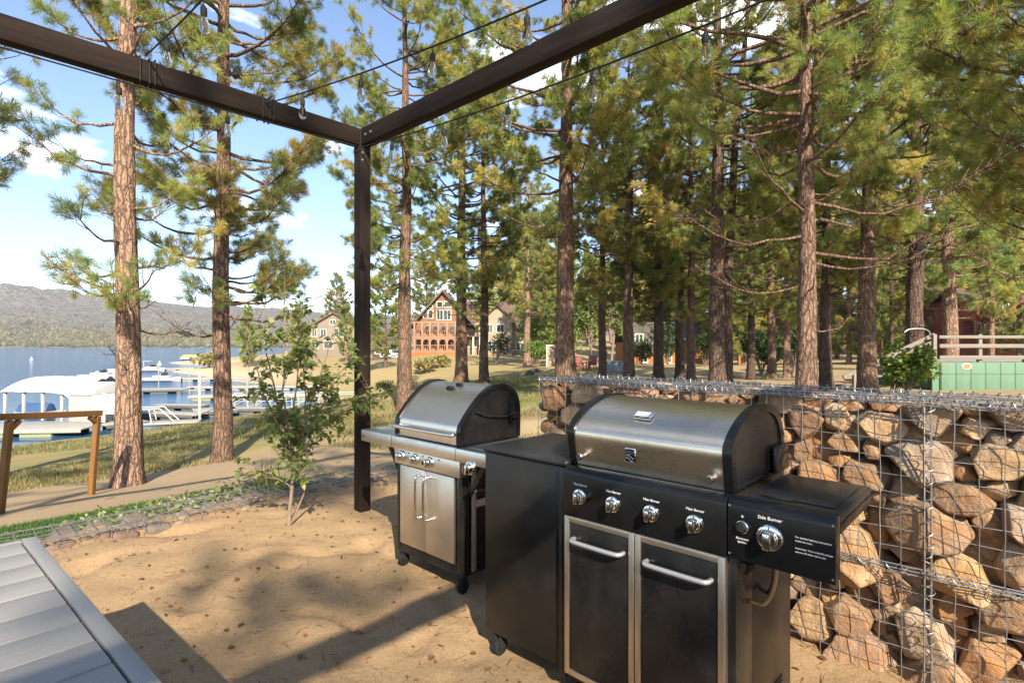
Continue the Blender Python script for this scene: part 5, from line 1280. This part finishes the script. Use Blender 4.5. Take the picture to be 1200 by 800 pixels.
class House:
    def __init__(s, name, loc, rz, label, cat='house', group=None):
        s.t = empty(name, loc, rz); tag(s.t, label, cat, group)
    def box(s, nm, x0, x1, y0, y1, z0, z1, m, bev=.01): return MB().box(x0, x1, y0, y1, z0, z1, bev).build(nm, M[m], s.t)
    def gable(s, x0, x1, y0, y1, z0, za, m, nm='gable_wall'):
        """triangular wall, ridge along y"""
        xm = (x0+x1)/2; V = [(x0, y0, z0), (x1, y0, z0), (xm, y0, za), (x0, y1, z0), (x1, y1, z0), (xm, y1, za)]
        return MB().add(V, [(0, 1, 2), (3, 5, 4), (0, 3, 4, 1), (1, 4, 5, 2), (0, 2, 5, 3)]).build(nm, M[m], s.t)
    def roof(s, x0, x1, y0, y1, z0, za, m, ov=.5, th=.22):
        xm = (x0+x1)/2; sl = (za-z0)/(xm-x0)
        for sg in (-1, 1):
            e = x0-ov if sg < 0 else x1+ov; ze = z0 - sl*ov
            V = [(xm, y0-ov, za), (e, y0-ov, ze), (e, y1+ov, ze), (xm, y1+ov, za)]; V += [(x, y, z+th) for x, y, z in V]
            MB().add(V, [(0, 1, 2, 3), (7, 6, 5, 4), (0, 4, 5, 1), (1, 5, 6, 2), (2, 6, 7, 3), (3, 7, 4, 0)]).build('roof', M[m], s.t)
    def roof_x(s, x0, x1, y0, y1, z0, za, m, ov=.5, th=.2):
        """ridge along x"""
        ym = (y0+y1)/2; sl = (za-z0)/(ym-y0)
        for sg in (-1, 1):
            e = y0-ov if sg < 0 else y1+ov; ze = z0 - sl*ov
            V = [(x0-ov, ym, za), (x0-ov, e, ze), (x1+ov, e, ze), (x1+ov, ym, za)]; V += [(x, y, z+th) for x, y, z in V]
            MB().add(V, [(0, 1, 2, 3), (7, 6, 5, 4), (0, 4, 5, 1), (1, 5, 6, 2), (2, 6, 7, 3), (3, 7, 4, 0)]).build('roof', M[m], s.t)
    def window(s, x0, x1, z0, z1, y, nx=2, nz=1, m='trim_cream', fr=.12):
        b = MB(); b.box(x0-fr, x0, y-.07, y+.02, z0-fr, z1+fr).box(x1, x1+fr, y-.07, y+.02, z0-fr, z1+fr).box(x0, x1, y-.068, y+.02, z0-fr, z0).box(x0, x1, y-.068, y+.02, z1, z1+fr)
        for i in range(1, nx): x = x0 + (x1-x0)*i/nx; b.box(x-.04, x+.04, y-.06, y+.01, z0, z1)
        for j in range(1, nz): z = z0 + (z1-z0)*j/nz; b.box(x0, x1, y-.058, y+.01, z-.03, z+.03)
        o = b.build('window', M[m], s.t); MB().box(x0, x1, y-.03, y+.015, z0, z1).build('pane', M['glass'], o); return o
    def rail(s, x0, x1, y, z, m, h=.95, n=None):
        b = MB(); b.box(x0, x1, y-.05, y+.05, z+h-.08, z+h).box(x0, x1, y-.04, y+.04, z+.10, z+.18); n = n or int((x1-x0)/.28)
        for i in range(n+1): x = x0 + (x1-x0)*i/n; b.box(x-.03, x+.03, y-.03, y+.03, z+.18, z+h-.08)
        return b.build('railing', M[m], s.t)

def log_house():
    Y = 82; x0 = atY(485.5, Y); s_ = Y/F                        # metres per pixel of the facade
    zb = zat(417, Y) - .3; P = lambda px: (px - 485.5)*s_; Z = lambda py: zat(py, Y) - zb
    h = House('log_house', (x0, Y, zb), 0, 'three storey reddish log house with gabled front, arched balconies and a beige wing')
    xr = P(541); zr = Z(371.5); za = Z(341)
    h.box('wall', 0, xr, 1.6, 11, 0, Z(376), 'log'); 
    V = MB(); V.add([(.6, 1.3, Z(376)), (xr+.6, 1.3, Z(376)), (xr+.6, 1.3, zr), (P(518), 1.3, za), (.6, 1.3, zr-.6), (.6, 11, Z(376)), (xr+.6, 11, Z(376)), (xr+.6, 11, zr), (P(518), 11, za), (.6, 11, zr-.6)], [(0, 1, 2, 3, 4), (9, 8, 7, 6, 5), (0, 4, 9, 5), (4, 3, 8, 9), (3, 2, 7, 8), (2, 1, 6, 7), (1, 0, 5, 6)]); V.build('gable_wall', M['log'], h.t)
    xm = P(518); sl = (za - zr)/(xm - .6)
    for e, zz in ((-.9, za - sl*(xm+.9)), (2*xm+.9, za - sl*(xm+.9))):
        A = [(xm, .5, za), (e, .5, zz), (e, 11.6, zz), (xm, 11.6, za)]; A += [(x, y, z+.35) for x, y, z in A]
        MB().add(A, [(0, 1, 2, 3), (7, 6, 5, 4), (0, 4, 5, 1), (1, 5, 6, 2), (2, 6, 7, 3), (3, 7, 4, 0)]).build('roof', M['roof_brown'], h.t)
    for (a, b, c, d, nx) in ((511, 517, 359, 353, 1), (520, 527, 359, 353, 1), (511, 517.5, 374, 363, 2), (519, 527, 374, 363, 2), (495, 499, 372, 363, 1), (501, 505.5, 372, 363, 1), (502, 505, 360, 357, 1)):
        h.window(P(a), P(b), Z(c), Z(d), 1.28, nx)
    for py0, lev in ((394, 377), (411, 396)):
        h.box('balcony_floor', -.2, xr, -.4, 1.58, Z(py0+1.6), Z(py0), 'trim_timber'); h.box('lintel', -.2, xr, -.35, -.1, Z(lev+1.6), Z(lev-.6), 'trim_timber')
        for px in (486, 495, 504, 514, 524, 534, 540.5):
            h.box('post', P(px)-.14, P(px)+.14, -.36, -.08, Z(py0)+.002, Z(lev+1.62), 'trim_timber')
        h.rail(0, xr, -.22, Z(py0), 'trim_timber', .9)
        for px in (499.5, 509, 519, 529): h.window(P(px-3), P(px+3), Z(py0)+.3, Z(lev+5), 1.58, 1, 1, 'trim_timber')
        for px in (495, 504, 514, 524):                                  # arched braces
            b = MB()
            for sg in (-1, 1): b.tube([(P(px+4.7+sg*4.6), -.22, Z(lev+6)), (P(px+4.7+sg*4.0), -.22, Z(lev+3.4)), (P(px+4.7+sg*1.8), -.22, Z(lev+1.9))], .09, 6)
            b.build('arch_brace', M['trim_timber'], h.t)
    h.box('skirting', -.3, xr+.4, -.45, -.35, -1.6, Z(412.7), 'log_orange')
    # beige wing
    xa, xb = xr + .02, P(640)
    h.box('wing_wall', xa, xb, 3, 12, -1, Z(381), 'beige_wall'); h.roof_x(xa, xb, 3, 12, Z(381), Z(350), 'roof_brown', .6)
    h.box('wing_gable', P(565), P(600), 1.8, 2.99, -1, Z(374), 'beige_wall'); h.gable(P(565), P(600), 1.8, 6.0, Z(374)+.01, Z(357), 'beige_wall'); h.roof(P(565), P(600), 1.8, 6.5, Z(374)+.02, Z(357), 'roof_brown', .5)
    for (a, b, c, d) in ((547, 552, 386, 379), (556, 561, 386, 379), (571, 576, 389, 380), (582, 590, 389, 380), (606, 613, 390, 383), (622, 630, 390, 383), (548, 560, 406, 398), (571, 580, 411, 400), (606, 614, 410, 402), (622, 630, 410, 402)):
        h.window(P(a), P(b), Z(c), Z(d), 1.79 if 565 < a < 600 else 2.98, 2)
    h.box('porch_floor', xa, P(564), 1.0, 2.97, Z(394.5), Z(393.3), 'grey_wall')
    for px in (544, 554, 562): h.box('post', P(px)-.12, P(px)+.12, 1.05, 1.3, -1, Z(394.6), 'trim_cream')
log_house()
def simple_house(name, px0, px1, pyb, pye, pya, Y, wall, roof, wins, label, depth=8, along='y', extra=None, nm='house', trim='trim_cream'):
    s_ = Y/F; zb = zat(pyb, Y); h = House(name, (atY(px0, Y), Y, zb), 0, label, nm); P = lambda px: (px-px0)*s_; Z = lambda py: zat(py, Y) - zb
    w = P(px1); h.box('wall', 0, w, 0, depth, -1, Z(pye), wall)
    if along == 'y': h.gable(0, w, 0, depth, Z(pye)+.005, Z(pya), wall); h.roof(0, w, 0, depth, Z(pye)+.01, Z(pya), roof)
    else: h.roof_x(0, w, 0, depth, Z(pye)+.01, Z(pya), roof)
    for (a, b, c, d, nx, nz) in wins: h.window(P(a), P(b), Z(c), Z(d), -.005, nx, nz, trim)
    if extra: extra(h, P, Z)
    return h
simple_house('lake_house', 362, 420, 414, 384, 367, 105, 'dull_wall', 'roof_brown', ((366, 371, 394, 386, 2, 1), (376, 382, 394, 386, 2, 1), (392, 402, 394, 385, 2, 1), (366, 373, 408, 401, 2, 1), (380, 390, 408, 400, 2, 1), (400, 410, 408, 400, 2, 1), (387, 393, 380, 375, 2, 1)),
             'beige house with brown roof half hidden by the leafy sapling', 10)
simple_house('garden_shed', 436, 455, 417, 408, 401, 90, 'grey_wall', 'roof_brown', ((440, 444, 414, 410, 1, 1),), 'small dark brown roofed shed between the pergola post and the log house', 4, 'x', nm='shed')
def ex_orange(h, P, Z):
    h.box('stone_base', -.02, P(846), -.12, -.02, -1, Z(426), 'pale_stone'); h.box('upper_wall', P(742), P(770), -.35, -.02, Z(415), Z(389), 'grey_wall'); h.window(P(744), P(752), Z(405), Z(392), -.36, 2, 1, 'white_paint')
    h.box('door', P(746), P(749.5), -.10, -.03, Z(432), Z(415.5), 'red_wall'); h.window(P(754), P(758), Z(424), Z(416), -.03, 1, 2, 'white_paint'); h.window(P(782), P(786), Z(424), Z(416), -.03, 1, 2, 'white_paint')
    h.box('deck_floor', P(836), P(872), -1.5, 0, Z(414), Z(412), 'log_orange')
    for px in (838, 850, 860, 871): h.box('post', P(px)-.12, P(px)+.12, -1.48, -1.24, -1, Z(398), 'log_orange')
    h.rail(P(838), P(871), -1.36, Z(412), 'log_orange', 1.1)
simple_house('orange_cabin', 738, 846, 432, 401, 378, 58, 'log_orange', 'roof_grey', (), 'orange log cabin with dark roof and pale stone base behind the close dark pines', 8, 'x', ex_orange, 'cabin')
def ex_red(h, P, Z):
    h.box('upper_floor', P(1124), P(1250), -1.6, -.02, Z(376), Z(352), 'red_wall'); h.window(P(1136), P(1158), Z(366), Z(357), -1.61, 4, 1, 'white_paint')
    h.window(P(1150), P(1176), Z(389), Z(379), -.02, 4, 1, 'white_paint'); h.window(P(1185), P(1215), Z(389), Z(379), -.02, 4, 1, 'white_paint')
    h.rail(P(1122), P(1250), -3.2, Z(392), 'red_wall', .9); h.box('porch_floor', P(1122), P(1250), -3.3, -.03, Z(393.8), Z(392), 'log')
    for px in (1126, 1135, 1176, 1215): h.box('post', P(px)-.1, P(px)+.1, -1.5, -1.3, Z(392)+.01, Z(376.1), 'log')
simple_house('red_cabin', 1128, 1250, 408, 352, 332, 42, 'red_wall', 'roof_brown', (), 'dark red cabin with white framed windows and porch rail above the green deck', 9, 'x', ex_red, 'cabin')
def outhouse():
    Y = 46; h = House('garden_cabinet', (atY(641, Y), Y, zat(431, Y)), 0, 'small beige framed cupboard shed standing on the grass beyond the wall end', 'shed'); w = .75
    h.box('body', 0, w, 0, .8, -.2, 1.85, 'beige_wall'); h.box('frame', -.08, w+.08, -.06, -.005, 1.75, 1.95, 'trim_cream'); h.box('frame', -.08, .02, -.06, -.005, -.2, 1.745, 'trim_cream'); h.box('frame', w-.02, w+.08, -.06, -.005, -.2, 1.745, 'trim_cream')
outhouse()
def car():
    Y = 84; s_ = Y/F; t = empty('parked_car', (atY(461.5, Y), Y, zat(421, Y)), .25); tag(t, 'pale blue white car parked by the small brown shed', 'car')
    MB().prism([(-.85, .35), (.85, .35), (.88, .8), (.8, .95), (-.8, .95), (-.88, .8)], -2.1, 2.1, .08).build('body', M['car_paint'], t)
    MB().prism([(-.78, .951), (.78, .951), (.62, 1.42), (-.62, 1.42)], -1.6, .7, .1).build('cabin', M['dark_glass'], t); MB().box(-1.4, .5, -.6, .6, 1.425, 1.46, .03).build('roof', M['car_paint'], t)
    for x in (-1.3, 1.3):
        for y in (-.8, .8): w = MB().lathe([(.2, -.1), (.33, -.09), (.33, .09), (.2, .1)], (x, y, .33), (0, 1, 0), 16).build('wheel', M['rubber'], t)
car()
# ------------------------------------------------------------------ green deck with white rails
def green_deck():
    Y = 15.5; x0 = atY(1103, Y); zt = zat(424.5, Y); t = empty('green_deck', (x0, Y, 0), 0); tag(t, 'raised green boarded deck with white three bar railing beyond the stone wall', 'deck')
    t.location.z = gz(x0, Y); zt -= t.location.z; L = 6.0
    MB().box(0, L, 0, .05, -.3, zt, .004).build('board_skirt', M['green_board'], t); MB().box(-.03, -.002, -.002, 3.5, -.3, zt, .004).build('board_skirt', M['green_board_y'], t)
    MB().box(-.23, -.031, .03, .06, -.3, zt-.02, .004).build('corner_board', M['green_board'], t)
    MB().box(-.03, L, .051, 3.5, zt-.06, zt, .003).build('deck_floor', M['dock_top'], t); MB().box(.0, L, -.012, -.001, zt-.33, zt-.31, .002).build('seam_batten', M['green_board'], t)
    pz = lambda py: zat(py, Y) - t.location.z
    for (a, b, y) in ((393, 396.5, .02), (403, 407.5, .0), (416.5, 421, .0)):
        MB().box(-.05, L, y-.02, y+.03, pz(b), pz(a), .005).build('rail', M['weathered_white'], t)
    for x in (-.14, 1.15, 2.45, 3.75, 5.05): MB().box(x-.05, x+.05, .035, .13, zt-.2, pz(391.5), .005).build('post', M['weathered_white'], t)
    MB().tube(catmull([(-.9, .2, pz(389)), (-.75, .2, pz(385.5)), (-.4, .2, pz(385)), (-.2, .2, pz(388)), (-.15, .2, pz(395))], 6), .02, 8).build('grab_rail', M['galv'], t)
    o = MB().lathe([(.145, 0), (.145, .012), (.12, .014), (.118, .010), (.001, .010)], (0, 0, 0), (0, -1, 0), 28).build('plaque', M['trim_cream'], t); o.location = (.72, -.001, pz(429)); o.scale = (1, 1, .62)
    p = MB().lathe([(.112, .0112), (.02, .0125), (.001, .0125)], (0, 0, 0), (0, -1, 0), 20).box(-.06, .06, -.016, -.0127, -.02, .02, .004).build('plaque_face', M['trim_timber'], o)
    # stair with its own rail going down to the left
    def sp(px, py, y=.35): return Vector((atY(px, Y + y) - x0, y, zat(py, Y + y) - t.location.z))
    A, B = sp(1095, 392), sp(988, 442); MB().bar(A, B, .07, .11, .006).build('stair_rail', M['weathered_white'], t)
    A, B = sp(1095, 400, 1.35), sp(1003, 441, 1.35); MB().bar(A, B, .07, .11, .006).build('stair_rail', M['weathered_white'], t)
    for px, p0, p1 in ((1002, 436, 462), (1047, 416, 462)):
        q = sp(px, p0); MB().box(q.x-.06, q.x+.06, .30, .40, -.4, q.z, .005).build('stair_post', M['weathered_white'], t)
    for i in range(5):
        f = (i+.5)/5; xx = -.15 - 2.3*(1-f); MB().box(xx-.2, xx+.2, .45, 1.3, zt*f - .05, zt*f, .004).build('tread', M['weathered_white'], t)
green_deck()
def bush(name, x, y, w, h, n, size, cols, label, cat='shrub', seed=1, mat='leaves', lobes=9, group=None, trunk=None):
    rg = np.random.RandomState(seed); z = gz(x, y); t = empty(name, (x, y, z)); tag(t, label, cat, group); g = Geo(); P = []; D = []
    for k in range(lobes):
        an = rg.uniform(0, 6.28); r = w*rg.uniform(.1, .8); tip = np.array([r*math.cos(an), r*math.sin(an), h*rg.uniform(.45, .95)]); b0 = np.array([0, 0, -.05]) if trunk is None else np.array([0, 0, h*rg.uniform(.2, .45)])
        g.tube(np.array([b0, (b0+tip)/2 + [0, 0, .1*h], tip]), np.array([.03, .02, .008])*max(.4, h/2), 5)
        m = n//lobes; dv = rg.randn(m, 3); dv /= np.linalg.norm(dv, axis=1, keepdims=True); rr = rg.uniform(.35, 1.0, (m, 1))**.5
        q = tip + dv*rr*np.array([w*.42, w*.42, h*.2])*rg.uniform(.7, 1.3); P.append(q); D.append(dv + rg.randn(m, 3)*.6)
    if trunk is not None: g.tube(np.array([[0, 0, -.2], [.03*h, 0, h*.3], [0, .02*h, h*.6], [0, 0, h*.9]]), [trunk, trunk*.8, trunk*.5, .02], 8)
    link_mesh('trunk' if trunk else 'stems', g.mesh('stems'), M['sap_bark'], t); P = np.concatenate(P); D = np.concatenate(D); P[:, 2] = np.maximum(P[:, 2], .03)
    c = np.array(cols)[rg.randint(len(cols), size=len(P))]*rg.uniform(.75, 1.25, (len(P), 1)); V, q, cc = leaf_arrays(rg, P, D, size, c); link_mesh('crown' if trunk else 'leaves', mesh_np('leaves', V, q, False, col=cc), M[mat], t)
GR = [(.14, .24, .045), (.20, .30, .06), (.10, .17, .035), (.26, .33, .08)]; AS = [(.14, .22, .04), (.19, .27, .06), (.10, .17, .035), (.24, .28, .07)]
bush('leafy_shrub', atY(1063, 13.5), 13.5, .62, 1.15, 1700, .13, GR, 'bright green bushy shrub at the foot of the white stair rail', seed=3)
bush('leafy_shrub', atY(1048, 14.0), 14.0, .3, .75, 350, .12, GR, 'small green shrub under the lower stair post', seed=4)
bush('aspen_tree', atY(690, 42), 42, 1.5, 8.4, 3600, .22, AS, 'bright green broadleaf tree between the thickest pine and the thin one', 'tree', 5, trunk=.12, lobes=22)
bush('aspen_tree', atY(716, 50), 50, 2.4, 9.5, 3800, .26, AS, 'yellow green broadleaf tree behind the medium pine trunk', 'tree', 6, trunk=.14, lobes=24)
bush('round_shrub', atY(630, 46), 46, 1.2, 1.9, 900, .2, AS, 'round yellow green shrub beside the beige cupboard shed', seed=7)
bush('round_shrub', atY(582, 60), 60, 1.6, 3.0, 900, .25, [(.05, .08, .025), (.07, .10, .03)], 'dark green shrub against the beige wing', seed=8)
bush('broadleaf_tree', atY(628, 58), 58, 2.6, 6.5, 2800, .26, AS, 'light green tree at the end of the beige wing beyond the cupboard shed', 'tree', 9, trunk=.13, lobes=20)
for i, (px, Y, w, h, lab) in enumerate([(892, 34, 1.3, 2.6, 'dark bushy young conifer behind the thin pine right of the leaning stem'), (930, 36, 1.4, 3.0, 'dark bushy young conifer left of the big limbed pine'), (955, 42, 1.5, 2.4, 'low dark shrub behind the narrow dark pine'), (783, 48, 1.6, 3.2, 'dark bushy young conifer before the orange cabin wall'), (826, 46, 1.5, 2.6, 'low dark young conifer before the orange cabin deck'), (752, 50, 1.2, 2.0, 'low dark shrub before the orange cabin door')]):
    bush('young_conifer', atY(px, Y), Y, w, h, 1200, .26, [(.04, .07, .02), (.06, .085, .025)], lab, 'shrub', 20+i, lobes=14)
rgb = np.random.RandomState(5)
for i, (px, py, Y, w, lab) in enumerate([(455, 456, 33, .8, 'straw coloured clump on the bank below the small shed'), (470, 448, 40, 1.0, 'straw coloured clump before the log house skirting'), (500, 436, 55, 1.4, 'tall dry reeds in front of the log house skirting'), (515, 434, 58, 1.3, 'tall dry reeds under the log house gable'), (245, 432, 100, 2.6, 'dry reeds on the tip of the sandy bank'), (340, 432, 85, 2.4, 'dry reeds on the bank beyond the gangway')]):
    bush('reed_clump', atY(px, Y), Y, w, w*.9, 500, w*.28, [(.34, .30, .12), (.42, .34, .16), (.27, .26, .09)], lab, 'reeds', 40+i, 'grass', 7, 'dry reed clumps on the bank')
def boulder(px, py, Y, s, label, seed, mat='dark_rock'):
    rg = np.random.RandomState(seed); N = rg.randn(18, 3); N /= np.linalg.norm(N, axis=1, keepdims=True); V, Fc = stone_geo(rg, np.zeros(3), N, s*rg.uniform(.7, 1.1, 18), 3); V[:, 2] *= .6
    x = atY(px, Y); o = link_mesh('boulder', mesh_np('boulder', V, Fc, True, R(50), col=np.repeat(np.array([[.09, .08, .07]]), len(V), 0)), M['stone']); o.location = (x, Y, gz(x, Y) + s*.2); tag(o, label, 'boulder', 'boulders on the grass')
boulder(871, 443, 30, .5, 'dark boulder on the grass right of the broad dark trunk', 2)
boulder(620, 437, 40, .4, 'dark low boulder on the grass near the distant lit pine', 3); boulder(630, 436, 42, .3, 'small dark boulder beside the cupboard shed', 4)
def chair(px, Y, rz, label):
    x = atY(px, Y); t = empty('garden_chair', (x, Y, gz(x, Y)), rz); tag(t, label, 'chair', 'red garden chairs under the pines')
    MB().box(-.3, .3, -.3, .28, .36, .41, .01).build('seat', M['chair_red'], t); b = MB(); b.bar((-.0, .25, .38), (0, .52, 1.05), .58, .04); b.build('backrest', M['chair_red'], t)
    for sx in (-.3, .3): MB().box(sx-.03, sx+.03, -.3, -.24, 0, .6, .005).build('leg', M['chair_red'], t); MB().box(sx-.03, sx+.03, .2, .26, 0, .6, .005).build('leg', M['chair_red'], t); MB().box(sx-.06, sx+.06, -.35, .3, .605, .63, .005).build('armrest', M['chair_red'], t)
chair(681, 40, .4, 'dark red garden chair closest to the thickest pine'); chair(693, 41, -.5, 'dark red garden chair nearer the thin pine')
def bin_():
    Y = 38; x = atY(716, Y); t = empty('storage_bin', (x, Y, gz(x, Y))); tag(t, 'blue grey lidded storage chest standing between thin and medium pines', 'bin')
    MB().box(-.75, .75, -.4, .4, .02, .7, .04).build('body', M['bin_grey'], t); MB().box(-.79, .79, -.44, .44, .705, .80, .03).build('lid', M['bin_grey'], t)
bin_()
CLX, CLY = 3.1, 1.7
# ------------------------------------------------------------------ light, sky, camera
EL = R(34.5); TO = Vector((.26, -.966, 0)).normalized()             # horizontal direction towards the sun
sun = bpy.data.lights.new('sun', 'SUN'); sun.energy = 5.0; sun.angle = R(.53); sun.color = (1.0, .90, .74)
so = bpy.data.objects.new('sun', sun); COL.objects.link(so)
d = Vector((TO.x*math.cos(EL), TO.y*math.cos(EL), math.sin(EL))); so.rotation_euler = d.to_track_quat('Z', 'Y').to_euler(); so.location = (0, -5, 30)
w = bpy.data.worlds.new('World'); scene.world = w; w.use_nodes = True; nt = w.node_tree; bg = nt.nodes['Background']
sky = nt.nodes.new('ShaderNodeTexSky'); sky.sky_type = 'NISHITA'; sky.sun_disc = False; sky.sun_elevation = EL; sky.sun_rotation = math.atan2(TO.x, TO.y); sky.altitude = 2000; sky.air_density = 1.0; sky.dust_density = 1.0; sky.ozone_density = 1.6
tc = nt.nodes.new('ShaderNodeTexCoord'); sep = nt.nodes.new('ShaderNodeSeparateXYZ'); nt.links.new(tc.outputs['Generated'], sep.inputs[0])
def mth(op, a, b=0.0, clamp=False):
    n = nt.nodes.new('ShaderNodeMath'); n.operation = op; n.use_clamp = clamp
    for i, x in enumerate((a, b)):
        if isinstance(x, (int, float)): n.inputs[i].default_value = x
        else: nt.links.new(x, n.inputs[i])
    return n.outputs[0]
# cloud layer: directions flattened towards the horizon
zc = mth('MAXIMUM', sep.outputs[2], .02); den = mth('ADD', zc, .22)
cv = nt.nodes.new('ShaderNodeCombineXYZ'); nt.links.new(mth('DIVIDE', sep.outputs[0], den), cv.inputs[0]); nt.links.new(mth('DIVIDE', sep.outputs[1], den), cv.inputs[1]); nt.links.new(mth('MULTIPLY', sep.outputs[2], 3.5), cv.inputs[2])
mp = nt.nodes.new('ShaderNodeMapping'); mp.inputs['Location'].default_value = (CLX, CLY, 0.4); nt.links.new(cv.outputs[0], mp.inputs[0])
nz = nt.nodes.new('ShaderNodeTexNoise'); nz.inputs['Scale'].default_value = 1.9; nz.inputs['Detail'].default_value = 8; nz.inputs['Roughness'].default_value = .52; nz.inputs['Distortion'].default_value = .15; nt.links.new(mp.outputs[0], nz.inputs['Vector'])
rp = nt.nodes.new('ShaderNodeValToRGB'); rp.color_ramp.elements[0].position = .585; rp.color_ramp.elements[1].position = .68; nt.links.new(nz.outputs['Fac'], rp.inputs[0])
rp2 = nt.nodes.new('ShaderNodeValToRGB'); rp2.color_ramp.elements[0].position = .5; rp2.color_ramp.elements[0].color = (7.6, 7.7, 8.0, 1); rp2.color_ramp.elements[1].position = .70; rp2.color_ramp.elements[1].color = (10.5, 10.2, 9.8, 1); nt.links.new(nz.outputs['Fac'], rp2.inputs[0])
mx = nt.nodes.new('ShaderNodeMix'); mx.data_type = 'RGBA'; nt.links.new(mth('MULTIPLY', rp.outputs[0], .85), mx.inputs[0]); nt.links.new(sky.outputs[0], mx.inputs[6]); nt.links.new(rp2.outputs[0], mx.inputs[7])
nt.links.new(mx.outputs[2], bg.inputs['Color']); bg.inputs['Strength'].default_value = .13
cam = bpy.data.cameras.new('camera'); co = bpy.data.objects.new('camera', cam); COL.objects.link(co)
co.location = (0, 0, CAMH); co.rotation_euler = (PI/2, 0, 0); cam.sensor_width = 36; cam.lens = F/1200*36; cam.shift_y = 2/1200; cam.clip_end = 8000; cam.clip_start = .03
scene.camera = co
scene.view_settings.view_transform = 'Standard'; scene.view_settings.look = 'None'; scene.view_settings.exposure = 1.2; scene.view_settings.gamma = 1
scene.cycles.max_bounces = 7; scene.cycles.diffuse_bounces = 4; scene.cycles.glossy_bounces = 3; scene.cycles.transmission_bounces = 6; scene.cycles.transparent_max_bounces = 6
scene.cycles.use_denoising = True; scene.cycles.sample_clamp_indirect = 6; scene.cycles.caustics_reflective = False; scene.cycles.caustics_refractive = False

def haze():
    bm_ = MB(); bm_.box(-3300, 1500, -70, 2100, -18, 240); me = bm_.mesh('haze', smooth=False)
    m = bpy.data.materials.new('haze_air'); m.use_nodes = True; n = m.node_tree.nodes; n.remove(n['Principled BSDF']); v = n.new('ShaderNodeVolumePrincipled')
    v.inputs['Color'].default_value = (.86, .92, 1, 1); v.inputs['Density'].default_value = .00022; v.inputs['Anisotropy'].default_value = .2
    m.node_tree.links.new(v.outputs[0], n['Material Output'].inputs['Volume']); tag(link_mesh('haze', me, m), kind='stuff')
haze()
